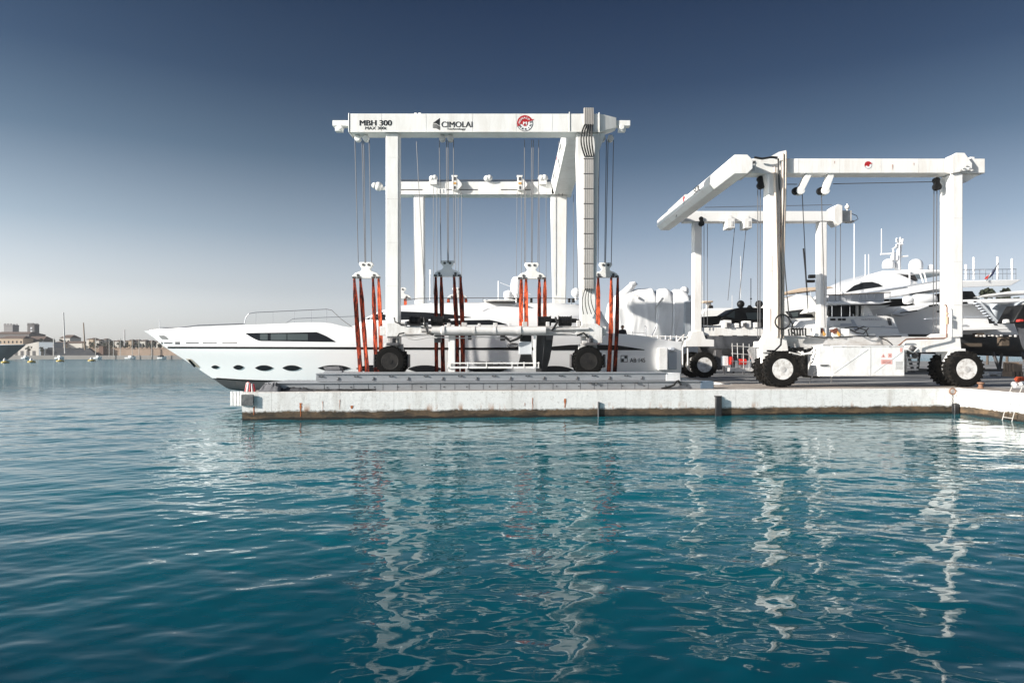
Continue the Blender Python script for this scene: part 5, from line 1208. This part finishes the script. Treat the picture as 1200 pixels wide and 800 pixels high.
for k,px in enumerate((1148,1153,1157,1163,1167,1172,1177,1188,1194)): mb.box(PX(px,63),PX(px+1.6,63),63.4,63.6,PZ(393.5+.5*(k%3),63),PZ(392+.6*(k%2),63))
mb.each('hull_fitting', GREYW, b6, world=True)
# black boat at the right edge, cropped by the frame
b7, h7 = boat('dark hulled boat at the far right edge, partly behind the grey stern cover', (PX(1193,57),57.5),(PX(1300,57),57.),2.5,5.7,5.6,4.0,HULLDK,cr=True)
S('cabin',[(1187,378),(1199,357),(1250,352),(1260,378)],56.6,2.,BLACKP,b7,.1); S('cushion',[(1194,377),(1200,377),(1200,374),(1195,374)],55.7,.4,REDF,b7,.05); S('roof_canvas',[(1166,345.5),(1182,341.5),(1215,339.5),(1240,341),(1200,345)],60,3,GEL2,b7,.08)
S('stowed_gear',[(1178,378.5),(1184,378.5),(1183,374),(1179,374)],55.6,.4,GEL2,b7,.05)
# gear on the ground behind
for lab, px, d, w, h_, mt in (('pale timber block lying on the yard under the right edge boat',1193,52,10,1.1,WOOD),('low grey pallet of boards lying left of the pale timber block',1172,53.5,26,.35,GREYW)):
    mb = MB()
    for k in range(4): mb.box(PX(px-w/2,d),PX(px+w/2,d),d+k*.3,d+k*.3+.24,QZ+.004+h_*.35,QZ+h_*(.9+.1*(k%2)))
    for k in range(3): x = PX(px-w/2+w*k/2,d); mb.box(x-.1,x+.1,d,d+1.1,QZ+.004,QZ+h_*.349)
    tag(mb.build('timber_stack', mt, None, bevel=.02), lab, 'timber')
# slender antennas of other boats behind
# ------------------------------------------------------------------ quay furniture
ey_ = edge_y
bo = MB(); c = P(1152.5,455.5,34.2); c.z = QZ; bo.lathe([(.16,0),(.13,.06),(.1,.12),(.1,.2),(.17,.25),(.16,.31),(.02,.33)],(c.x,34.4,QZ),'z',18)
tag(bo.build('bollard', M('rusty_iron',(.2,.1,.06),.7,(.34,.2,.12),.8,8.), None, smooth=40), 'small rusty iron bollard on the quay edge right of the big right wheel', 'bollard')
xr = PX(1118.5,34.5); yr = ey_(xr)-.05
mrg = thing('mooring_ring', 'iron mooring ring with hanging chain at the inner corner of the quay', 'mooring ring', (xr,yr,.8))
mb = MB(); mb.tube([(xr+.15*math.cos(t),yr-.03,1.12+.15*math.sin(t)) for t in np.linspace(0,2*math.pi,20)[:-1]],.035,7,True); mb.build('ring', MATS['rusty_iron'], mrg, world=True)
mb = MB()
for k in range(9):
    z = .92-k*.1; mb.tube([(xr+(.04*math.cos(t) if k%2 else 0),yr-.03+(0 if k%2 else .04*math.cos(t)),z+.065*math.sin(t)) for t in np.linspace(0,2*math.pi,10)[:-1]],.014,5,True)
mb.build('chain', DKSTEEL, mrg, world=True)
mb = MB(); mb.box(xr-.02,xr+.24,yr-.22,yr+.02,-.3,.52); tag(mb.build('corner_fender', TARP, None, bevel=.04), 'short black rubber fender in the inner corner below the mooring ring', 'fender')
x = PX(841.5,33.4); y = ey_(x); mb = MB(); mb.box(x-.15,x+.15,y-.16,y-.004,-.4,.92); mb.box(x-.2,x+.2,y-.05,y-.004,.92,.97)
tag(mb.build('rubber_fender', TARP, None, bevel=.03), 'upright black rubber fender on the white quay wall left of the smaller hoist', 'fender')
x = PX(701,32.9); y = ey_(x); mb = MB(); mb.tube([(x,y-.05,.72),(x,y-.05,-.4)],.045,8); tag(mb.build('drain_pipe', DKSTEEL, None, smooth=50), 'thin dark vertical pipe on the quay wall below the right wheel of larger hoist', 'pipe')
lt = thing('quay_ladder', 'pale metal ladder leaning on the right hand quay wall at the picture edge', 'ladder', (22.4,30.6,0))
mb = MB(); mb.tube([(22.53,30.75,1.55),(22.46,30.8,1.3),(22.3,31.2,-.4)],.02,6); mb.tube([(22.53,30.15,1.55),(22.46,30.2,1.3),(22.3,30.6,-.4)],.02,6); mb.each('rail', TRAY, lt, world=True)
mb = MB()
for k in range(5): u = k/5+.08; mb.tube([(22.46-.16*u,30.8+.4*u,1.3-1.7*u),(22.46-.16*u,30.2+.4*u,1.3-1.7*u)],.016,6)
mb.each('rung', TRAY, lt, world=True)
fd = thing('fender_pile', 'pile of orange and white fenders on the quay at the right picture edge', 'fenders', (PX(1196,35),35.4,QZ))
mb = MB(); y = 35.2
for k,(px,z,r) in enumerate(((1192,.16,.15),(1200,.17,.16),(1196,.42,.14))): mb.tube([(PX(px,35.2)-.1,y+.1*k,QZ+z),(PX(px,35.2)+.1,y+.35,QZ+z),(PX(px,35.2)+.6,y+.7,QZ+z)],[r*.5,r,r*.9],10)
o3 = mb.each('fender', GEL2, fd, smooth=60, world=True); o3[2].data.materials[0] = STO
mb = MB(); mb.box(PX(1186,35.2),PX(1212,35.2),34.95,35.15,QZ+.002,QZ+.14); mb.build('board', GREYW, fd, world=True)
# left pier end
x0 = A[0]; y0 = A[1]
pe = thing('fender_boards', 'white slatted fender boards hung off the far left end of the pier', 'fender', (x0-.3,y0+.4,.3))
mb = MB()
for k in range(4): mb.box(x0-.62+k*.15,x0-.5+k*.15,y0+.2,y0+.3,.63,1.3)
mb.each('board', CABG, pe, bevel=.01, world=True)
mb = MB(); mb.box(x0-.62,x0-.0,y0+.301,y0+.36,.75,.83); mb.box(x0-.62,x0-.0,y0+.301,y0+.36,1.1,1.18); mb.build('batten', RUST, pe, world=True)
mb = MB(); mb.box(x0-.02,x0+.54,y0-.06,y0+.0,.66,1.17); tag(mb.build('steel_plate', M('dark_worn_plate',(.06,.065,.07),.55,(.3,.3,.3),.7,5.), None, bevel=.01), 'dark worn steel plate on the white wall at the pier\'s left end', 'plate')
po = thing('marker_post', 'short red and white striped post on the left end of the pier', 'post', (x0+.25,y0+.35,QZ))
mb = MB(); mb.tube([(x0+.13,y0+.3,QZ),(x0+.2,y0+.3,QZ+.42)],.07,8); mb.tube([(x0+.37,y0+.3,QZ),(x0+.33,y0+.3,QZ+.38)],.06,8); mb.each('bar', CABG, po, smooth=50, world=True)
mb = MB(); mb.tube([(x0+.02,y0+.32,QZ),(x0+.1,y0+.32,QZ+.4),(x0+.2,y0+.32,QZ+.44)],.035,6); mb.tube([(x0+.26,y0+.28,QZ),(x0+.28,y0+.28,QZ+.4)],.05,6); mb.tube([(x0+.48,y0+.3,QZ),(x0+.42,y0+.3,QZ+.36)],.04,6); mb.each('red_bar', RED, po, smooth=50, world=True)
# crumpled tarpaulin and ropes on the pier
def heap(x0,x1,y0,y1,h,seed,nx_=22,ny_=10,pw=1.):
    rg = np.random.RandomState(seed); g = rg.rand(nx_+1,ny_+1); mb = MB(); rows = []
    for i in range(nx_+1):
        row = []
        for j in range(ny_+1):
            u, v = i/nx_, j/ny_; e = min(1, 5*min(u,1-u), 4*min(v,1-v)+.0)
            row.append(Vector((x0+(x1-x0)*u+.05*(g[i,j]-.5), y0+(y1-y0)*v+.05*(g[i,j]-.5), QZ+.006+h*e*(.35+.65*g[i,j])*(1-abs(2*u-1)**2*.5)**pw)))
        rows.append(row)
    mb.loft(rows, closed=False, caps=False); return mb
mb = heap(x0+.62,x0+1.6,y0+.25,y0+1.0,.46,9,16,12,.3); tag(mb.build('tarpaulin', GTARP, None, smooth=50), 'crumpled dark grey tarpaulin beside the striped post on the pier', 'tarpaulin')
mb = heap(PX(314,32),PX(372,32.3),31.75,32.1,.2,5,26,6); tag(mb.build('net_heap', M('dark_net',(.03,.03,.035),.9,(.2,.2,.21),.7,9.), None, smooth=40), 'low dark heap of netting along the pier edge near the tarpaulin', 'netting')
mb = MB(); rg = np.random.RandomState(4)
for k in range(4): mb.tube([Vector((PX(330,32.2)+i*.28, 31.9+.1*k+.08*math.sin(i*1.3+k), QZ+.03+.05*abs(math.sin(i*.9+k*2)))) for i in range(17)],.025,6)
tag(mb.build('mooring_rope', HOSE, None, smooth=60), 'long black rope lying along the pier edge in front of the steel runway', 'rope')
c = P(352,457,32.2); mb = MB(); mb.prism([(c.x-.55,32.3,QZ),(c.x+.5,32.3,QZ),(c.x+.3,32.3,QZ+.2),(c.x+.05,32.3,QZ+.27),(c.x-.4,32.3,QZ+.16)],(0,.4,0)); tag(mb.build('folded_cover', CANV, None, bevel=.05), 'small folded grey canvas cover on the netting by the pier edge', 'cover')
c = P(388,437,34); ct = thing('control_box', 'grey steel box with slanted lid on the left end of the steel runway', 'box', (c.x,34.3,2.1))
mb = MB(); mb.prism([(c.x-.42,34.1,2.1),(c.x+.5,34.1,2.1),(c.x+.5,34.1,2.2),(c.x+.3,34.1,2.2),(c.x-.3,34.1,2.2)],(0,.4,0)); mb.build('base', GALV, ct, world=True)
mb = MB(); mb.prism([(c.x-.3,34.05,2.21),(c.x+.48,34.05,2.21),(c.x+.38,34.05,2.42),(c.x-.42,34.05,2.36)],(0,.5,0)); mb.build('lid', GTARP, ct, bevel=.02, world=True)
mb = MB(); pts = [P(x_,y_,33.5) for x_,y_ in ((474,441.5),(480,444.5),(486,445.5),(484,440.5),(490,439),(493,444),(488,446.5),(496,443))]; mb.tube(pts,.022,6); tag(mb.build('hose', HOSE, None, smooth=60), 'thin black hose looped on the runway right of the larger hoist\'s left wheel', 'hose')
mb = MB(); pts = [P(x_,y_,33.7) for x_,y_ in ((775,455),(785,453),(790,451),(793,446.5),(795,445.5),(798,451))]; mb.tube(pts,[.03,.06,.05,.04,.05,.06],7); tag(mb.build('hose', HOSE, None, smooth=60), 'short black hose with a raised end by the right end of the runway', 'hose')
# rust streaks: thin flakes standing just proud of the wall
def flake(px, y0_, y1_, w, mat):
    x = PX(px, ey_(PX(px,32.5))); y = ey_(x)-.004; n_ = 7; rows = []; rg = np.random.RandomState(int(px*10))
    for i in range(n_+1):
        z = PZ(y0_+(y1_-y0_)*i/n_, y); ww = w*(1-.75*i/n_)*(.7+.6*rg.rand()); dx = .02*(rg.rand()-.5); rows.append([Vector((x-ww+dx,y-.003,z)),Vector((x+ww+dx,y-.003,z))])
    return rows
mb = MB()
for a in ((352,472,488,.05),(297,476,486,.04),(412,475,479,.07),(378,470,481,.012),(624,466,480,.02),(662,467,478,.05),(615,472,476,.02),(398,468,480,.012)): mb.loft(flake(*a, RUST), closed=False, caps=False)
rs_ = thing('rusty_anchor_bolts', 'orange rust streaks running down the white pier wall', 'rust streaks', (0,32,.3))
mb.each('rust_streak', RUST, rs_, world=True)

# ------------------------------------------------------------------ far shore across the harbour
GZ = 2.3; DS = 430.
mb = MB(); mb.box(-1400,-110,408,1500,-3,GZ); tag(mb.build('far_shore', M('pale_shore_ground',(.3,.28,.26),.9,(.2,.19,.18),.7,.05)), kind='structure')
def tower(label, px0, px1, ytop, d, merlons, mat):
    x0, x1 = PX(px0,d), PX(px1,d); zt = PZ(ytop,d); w = x1-x0
    t = thing('stone_tower', label, 'tower', ((x0+x1)/2,d+w/2,GZ))
    mb = MB(); mb.box(x0,x1,d,d+w,GZ,zt-.6); mb.box(x0-.15,x1+.15,d-.15,d+w+.15,zt-.6,zt)
    mb.build('wall', mat, t, world=True)
    mb = MB()
    for k in range(merlons):
        for yy in (d, d+w-.6):
            xx = x0+w*k/merlons; mb.box(xx,xx+w/merlons*.55,yy,yy+.6,zt+.01,zt+1.)
    mb.build('battlement', mat, t, world=True)
    return t, x0, x1, zt
tw, x0, x1, zt = tower('tall dark bell tower with pale openings on the far shore skyline', 32, 40.3, 380, 520, 4, TSTONE)
mb = MB(); cx = (x0+x1)/2
for z, h_ in ((zt-3.6,1.5),(zt-6.,1.4)): mb.box(cx-.2,cx+1.2,519.8,519.95,z,z+h_)
mb.each('opening', M('pale_opening',(.6,.62,.65),.6), tw, world=True)
tw, x0, x1, zt = tower('square grey castle keep at the left end of the far shore skyline', 4.5, 14.8, 380.5, 540, 3, M('pale_castle_stone',(.26,.25,.25),.9,None,.6,.2))
def house(name, label, px0, px1, yeave, yridge, d, wall, dep=9., group=None, base=GZ, rows=1, cols=3):
    x0, x1 = PX(px0,d), PX(px1,d); ze, zr = PZ(yeave,d), PZ(yridge,d)
    t = thing(name, label, 'house', ((x0+x1)/2,d+dep/2,base), 0, group)
    mb = MB(); mb.box(x0,x1,d,d+dep,base,ze); w_ = mb.build('wall', wall, t, world=True)
    mb = MB(); o_ = .3; mb.add([(x0-o_,d-o_,ze),(x1+o_,d-o_,ze),(x1+o_,d+dep+o_,ze),(x0-o_,d+dep+o_,ze),(x0+(x1-x0)*.12,d+dep/2,zr),(x1-(x1-x0)*.12,d+dep/2,zr)],[(0,1,5,4),(1,2,5),(2,3,4,5),(3,0,4),(3,2,1,0)])
    mb.build('roof', TILE, t, world=True)
    hgt = ze-base
    if x1-x0 > 4:
        for r_ in range(rows):
            for c_ in range(cols):
                xx = x0+(x1-x0)*(c_+.5)/cols; z = base+hgt*(r_+.45)/rows; h_ = min(1.5, hgt/rows*.4)
                MB().box(xx-.5,xx+.5,d-.06,d-.01,z,z+h_).build('window', GL, t, world=True)
    return t
house('castle', 'long brown roofed castle block below the two far towers', -14, 34, 391.3, 388.2, 505, TSTONE, 18, rows=2, cols=6)
house('house', 'pinkish far house with brown roof left of the bell tower foot', -2, 27, 396.5, 393.3, 470, PLAST2, 12, rows=2, cols=6)
house('house', 'dark roofed far house below the bell tower', 28, 51, 398, 393.6, 480, DSTONE, 12, cols=4)
house('house', 'pale far house with wide brown hip roof left of the tall mast', 70, 82, 395.8, 392, 465, PLAST, 12, rows=2, cols=3)
house('house', 'low pale far house under the wide brown hip roof', 74, 96, 402, 399.5, 452, PLAST, 9, cols=4)
house('house', 'low cream far house left of the bright mast foot', 60, 76, 402.5, 400, 450, PLAST2, 9, cols=3)
wb = thing('harbour_shed', 'white harbour shed with long sloping left side behind the dark bow', 'shed', (PX(28,424),428,GZ))
MB().prof([(7,417),(30,403.5),(45.5,400.2),(45.5,417)],424,12).build('wall', PLAST, wb, world=True)
for px in (17,24,31,38): MB().box(PX(px,423.9),PX(px+3,423.9),423.8,423.97,PZ(416.5,424),PZ(411,424)).build('door', DKSTEEL, wb, world=True)
wb = thing('harbour_shed', 'grey blue flat roofed harbour shed right of the white one', 'shed', (PX(53,424),428,GZ))
MB().box(PX(45.8,424),PX(62,424),424,434,GZ,PZ(400.8,424)).build('wall', M('blue_grey_render',(.3,.34,.38),.8), wb, world=True)
for px in (48,53,58): MB().box(PX(px,423.9),PX(px+3.4,423.9),423.8,423.97,PZ(416.5,424),PZ(408.5,424)).build('door', BLACKP, wb, world=True)
# walls
wl = MB(); wl.hexa([(PX(56,420),418,GZ),(PX(116,426),424,GZ),(PX(116,426),428,GZ),(PX(56,420),424,GZ)],[(PX(56,420),420,PZ(407,420)),(PX(104,426),425.5,PZ(407.8,426)),(PX(104,426),428,PZ(407.8,426)),(PX(56,420),424,PZ(407,420))])
tag(wl.build('breakwater_wall', DSTONE), 'dark sloping stone breakwater wall on the far shore', 'wall')
rm = thing('rampart', 'long beige stone rampart along the far shore left of the yacht bow', 'wall', (PX(200,430),432,GZ))
mb = MB(); mb.box(PX(103,430),PX(345,430),430,434,GZ,PZ(408.4,430)); mb.build('wall', STONE, rm, world=True)
mb = MB(); mb.box(PX(103,430),PX(345,430),429.8,430.2,PZ(408.4,430)+.01,PZ(407.8,430)); mb.build('coping', STONE, rm, world=True)
mb = MB()
for px in np.arange(106,340,5.2): mb.box(PX(px,430),PX(px+2.4,430),429.9,430.4,PZ(407.8,430)+.01,PZ(406.9,430))
mb.build('battlement', STONE, rm, world=True)
mb = MB(); mb.box(PX(117,428),PX(122,428),427,429.9,GZ,PZ(406,428)); mb.box(PX(116.5,428),PX(122.5,428),426.8,430,PZ(406,428)+.01,PZ(405.4,428)); mb.build('turret', M('brown_turret',(.16,.1,.075),.9,None,.5,.5), rm, world=True)
rg = np.random.RandomState(21)
px = 101.
k = 0
while px < 208:
    w_ = rg.uniform(3.2,6.5); top = 396.5+3.*(px-100)/105+rg.uniform(-1.2,1.6)
    house('house', 'pale narrow house in the row above the far beige rampart', px, px+w_, top+1.6, top, 441+rg.uniform(0,8), (PLAST,PLAST2,PLAST)[k%3], 7, 'houses above the far rampart', rows=3, cols=2)
    px += w_+rg.uniform(.6,4.); k += 1
def tree(label, px, ytop, d, wpx, mat, group, base=GZ, n=240, seed=0):
    rg = np.random.RandomState(seed); x = PX(px,d); zt = PZ(ytop,d); w = wpx*d/F; h = zt-base
    t = thing('tree', label, 'tree', (x,d,base), 0, group)
    mb = MB(); mb.tube([(x,d,base),(x+.03*w,d,base+h*.45),(x-.02*w,d,base+h*.8)],[.05*w,.035*w,.015*w],6)
    for s_ in (-1,1): mb.tube([(x,d,base+h*.4),(x+s_*w*.25,d,base+h*.7)],[.03*w,.01*w],5)
    mb.build('trunk', BARK, t, world=True)
    cl = [(rg.normal(0,.2)*w, rg.normal(0,.2)*w, h*(.5+.42*rg.rand()), w*rg.uniform(.14,.26)) for _ in range(8)]
    mb = MB()
    for i in range(n):
        c = cl[i%8]; v = rg.normal(0,1,3); v /= np.linalg.norm(v); r_ = c[3]*rg.uniform(.5,1.05)
        p = Vector((x+c[0]+v[0]*r_, d+c[1]+v[1]*r_, min(base+c[2]+v[2]*r_*.8, zt))); q_ = w*rg.uniform(.07,.15)
        a = Vector(rg.normal(0,1,3)).normalized(); b_ = a.cross(Vector(rg.normal(0,1,3))).normalized()
        mb.add([p-a*q_,p+b_*q_*.7,p+a*q_,p-b_*q_*.7],[(0,1,2,3)])
    mb.build('crown', mat, t, world=True)
for k, px in enumerate(np.concatenate([np.linspace(104,206,17)])):
    tree('small dark tree in the row above the far beige rampart', px+rg.uniform(-1.5,1.5), 398.5+2.5*(px-100)/105+rg.uniform(-1.5,2), 436.5, rg.uniform(5,8), (LEAF,LEAF2)[k%2], 'trees above the far rampart', seed=k, n=170)
for k, (px,y,w_) in enumerate(((46,394,9),(55,395.5,8),(62,395,9),(69,396,8),(84,399,6),(89,400.5,5))):
    tree('dark bushy tree among the far houses right of the bell tower', px, y, 458, w_, LEAF, 'trees among the far houses', seed=50+k, n=150)
for k, (px,lab) in enumerate(((33,'small palm like tree in front of the white harbour shed'),(49.5,'small dark tree in front of the grey blue harbour shed'))):
    tree(lab, px, 406, 418, 6.5, LEAF2, None, seed=70+k, n=120)
for px,y0_,y1_,d,lab in ((75.6,366,413,412,'tall slightly leaning bare mast on the far shore, tallest of all'),(99,378,409,414,'bare brown mast above the far turret, shorter than the tallest'),(146,386,404,428,'faint thin mast above the middle of the far rampart'),(63,396,416,412,'short pale mast in front of the dark breakwater wall')):
    mb = MB(); mb.tube([P(px-1.2 if y1_-y0_ > 30 else px,y0_,d),P(px+.6 if y1_-y0_ > 30 else px,y1_+1,d)],[.28,.42],6)
    m_ = mb.build('mast', GREYW if px != 99 else WOOD); tag(m_, lab, 'mast')
for px,y0_ in ((112,396),(128,396),(133,397.5),(141,396),(155,397),(163,396.5),(178,398)):
    mb = MB(); mb.tube([P(px,y0_,404),P(px,418,404)],.16,5); tag(mb.build('mast', PLAST), 'short pale mast in the row before the far rampart houses', 'mast', 'short masts before the far rampart')
# far moored craft, bow of a big navy yacht, buoys
fl = [(30,8.5,'white launch by the far quay below the white shed'),(70,10,'white launch by the far quay under the tallest mast'),(115,9,'white launch by the far quay below the turret'),(153,12,'longest white launch, moored by the far quay under the rampart'),(190,10,'white launch with a dark wheelhouse, moored nearest the yacht bow')]
for px,w_,lab in fl:
    d = 402.; t = thing('launch', lab, 'boat', (PX(px,d),d,0)); x0,x1 = PX(px-w_/2,d),PX(px+w_/2,d); L = x1-x0
    mb = MB(); mb.loft([[Vector((x0+L*u, d-h_, z)) for h_, z in ((.1,.0),(hw_,.35),(hw_*1.15,1.2+.5*u*u))]+[Vector((x0+L*u, d+h_, z)) for h_, z in ((hw_*1.15,1.2+.5*u*u),(hw_,.35),(.1,0.))] for u,hw_ in ((0,.9),(.3,1.1),(.6,1.1),(.85,.7),(1.,.12))]); mb.build('hull', GEL, t, world=True)
    mb = MB(); mb.prism([(x0+L*.3,d-.7,1.3),(x0+L*.68,d-.7,1.3),(x0+L*.6,d-.7,2.4),(x0+L*.33,d-.7,2.4)],(0,1.4,0)); mb.build('wheelhouse', BLACKP if px == 190 else GEL2, t, world=True)
fy = thing('navy_yacht', 'big dark blue yacht bow entering the picture at the left edge', 'yacht', (PX(-40,350),350,0))
hn = Hull((PX(30.5,345),345),(PX(-75,345),352),[(12,[(12,-.2),(50,-1)],.02,.6,2),(10.6,[(10.6,.3),(50,.2)],4.,.6,2),(6,[(6,3.4),(50,2.5)],4.4,.5,2.2),(0,[(0,PZ(404,345)),(50,7.2)],4.8,.45,2.3)],.1,30,4)
hn.mesh().build('hull', NAVY, fy, smooth=50, world=True)
mb = MB(); mb.loft([[hn.W(x,h+.02,z+.02),hn.W(x,h+.02,z+.3),hn.W(x,h-.4,z+.3),hn.W(x,h-.4,z+.02)] for x,h,z in [r[-1] for r in hn.rings][2:]]); mb.build('cap_rail', GEL, fy, world=True)
mb = MB(); mb.prof([(-40,402),(-8,402),(-20,392),(-40,392)],346,6); mb.build('deckhouse', GEL, fy, bevel=.2, world=True)
for px,py,lab in ((6,425.5,'yellow mooring buoy nearest the left picture edge'),(37,424.8,'yellow mooring buoy second from the left, below the white shed'),(70.5,423.7,'yellow mooring buoy third from the left, below the tallest mast'),(107.5,423.2,'yellow mooring buoy rightmost of the four in the harbour')):
    d = HC*F/(py-HZ); c = P(px,py,d); t = thing('mooring_buoy', lab, 'buoy', (c.x,d,0)); r_ = 4.2*d/F
    mb = MB(); mb.lathe([(r_*.7,-.3),(r_,.0),(r_,.35),(r_*.8,.6),(r_*.45,.75),(.02,.78)],(c.x,d,0),'z',18); mb.build('float', YEL, t, smooth=40, world=True)
    mb = MB(); mb.lathe([(r_*1.01,-.3),(r_*1.02,.12),(r_*.98,.2)],(c.x,d,0),'z',18); mb.build('waterline_band', DKSTEEL, t, smooth=40, world=True)
    mb = MB(); mb.lathe([(r_*.4,.75),(r_*.32,1.2),(.15,1.7),(.05,1.75)],(c.x-.15,d,0),'z',12); mb.build('top_cone', GEL2, t, smooth=40, world=True)
# trees beyond the yard at the right
for k,(px,y,w_,lab) in enumerate(((1157,336,26,'dense dark tree showing under the sun deck overhang'),(1180,334,30,'dark tree at the right edge beyond the canvas roof'),(1138,339,24,'dark tree beyond the yard just right of the right front column'))):
    tree(lab, px, y, 112, w_, LEAF, None, base=QZ, n=700, seed=90+k)

# seams and stiffener lines on the hoists
def seams(parent, items):
    mb = MB()
    for x0_, x1_, y_, z0_, z1_ in items: mb.box(x0_, x1_, y_-.004, y_+.01, z0_, z1_)
    mb.each('weld_seam', W3, parent, world=True)
seams(h1, [(x, x+.018, DN-.003, BZ+.01, TZ-.01) for x in (-6.9,-4.55,-2.1,.2,2.1)])
seams(h1, [(-6.62,-5.98,DN+.118,z,z+.02) for z in (6.6,8.9,11.2,13.4)])
seams(h2, [(x, x+.02, 36.298, 12.64, 13.38) for x in (15.2,17.4,19.6,21.6,22.9)])
seams(h2, [(13.66,14.37,36.248,z,z+.02) for z in (5.6,7.4,9.3,11.1)])
seams(h2, [(23.4,23.9,36.218,z,z+.02) for z in (5.6,7.9,10.2)])
mb = MB()
for px, y0_, y1_, w_, d_ in ((1046,193,199,.02,36.29),(978,189,192,.015,36.29),(1071,191,194,.015,36.29),(901,230,262,.006,36.24),(905,300,340,.005,36.24),(903,362,388,.01,36.24)):
    x = PX(px,d_); mb.loft([[Vector((x-w_*(1-.7*u),d_-.004,PZ(y0_+(y1_-y0_)*u,d_))),Vector((x+w_*(1-.7*u),d_-.004,PZ(y0_+(y1_-y0_)*u,d_)))] for u in (0,.3,.6,1)], closed=False, caps=False)
mb.each('rust_run', RUST, h2, world=True)
mb = MB()
for k in range(7): z = PZ(432,ey)+k*.06; mb.box(PX(1049,ey),PX(1057,ey),ey-.018,ey-.004,z,z+.025)
mb.build('vent', GREYW, eb, world=True)

T('rub_rail',[(1085,373),(1165,369.5),(1165,370.3),(1085,374)],64.2,.3,GREYGEL,0)
T('porthole',[(1098,364),(1106,363.4),(1106,365.6),(1098,366.2)],64.33,.12,GL,.03)
T('deck_line',[(1006,343.6),(1100,328),(1100,328.7),(1006,344.4)],65.15,.1,GREYGEL,0)
T('side_window',[(1066,344.5),(1098,338.8),(1099,339.6),(1067,345.6)],65.12,.1,GL,0)
T('wheelhouse_seam',[(1000,344.8),(1062,335.2),(1062,335.9),(1000,345.6)],65.1,.1,GREYGEL,0)
for px,py,w in ((984,344.5,5),(1027,327,4)):
    s_ = w*62/F; mb = MB(); mb.lathe([(s_*.7,-s_*.75),(s_,0),(s_*.5,s_*.8),(.02,s_*.9)],P(px,py,62.5) if px < 1000 else P(px,py,68),'z',16); mb.cyl(P(px,py+7,62.5) if px < 1000 else P(px,py+7,68),P(px,py,62.5) if px < 1000 else P(px,py,68),.12); mb.build('radome', GEL, b4 if px < 1000 else b6, smooth=60, world=True)
sw([(985,379),(998,379),(998,381),(985,381)],54.93,.05,'fender_recess',GREYGEL,0)
sw([(963,380.5),(1052,383.5),(1052.3,384.3),(963,381.3)],54.9,.1,'rub_rail',GREYGEL,0)
mb = MB()
for px in (975,986,996): mb.tube([P(px,358,57),P(px,371,57)],.035,5)
mb.each('door_mullion', CHROME, b5, world=True)

# thin sea haze in the air over the harbour
hz = MB(); hz.box(-1600, 420, -120, 1600, -4.2, 24); ho_ = hz.build('haze', [], None); tag(ho_, kind='stuff')
m = bpy.data.materials.new('sea_haze'); m.use_nodes = True; nt = m.node_tree; nt.nodes.remove(nt.nodes['Principled BSDF'])
pv = nd(nt, 'ShaderNodeVolumePrincipled'); pv.inputs['Density'].default_value = .00016; pv.inputs['Color'].default_value = (.9,.93,.96,1)
nt.links.new(pv.outputs[0], nt.nodes['Material Output'].inputs['Volume']); ho_.data.materials.append(m)
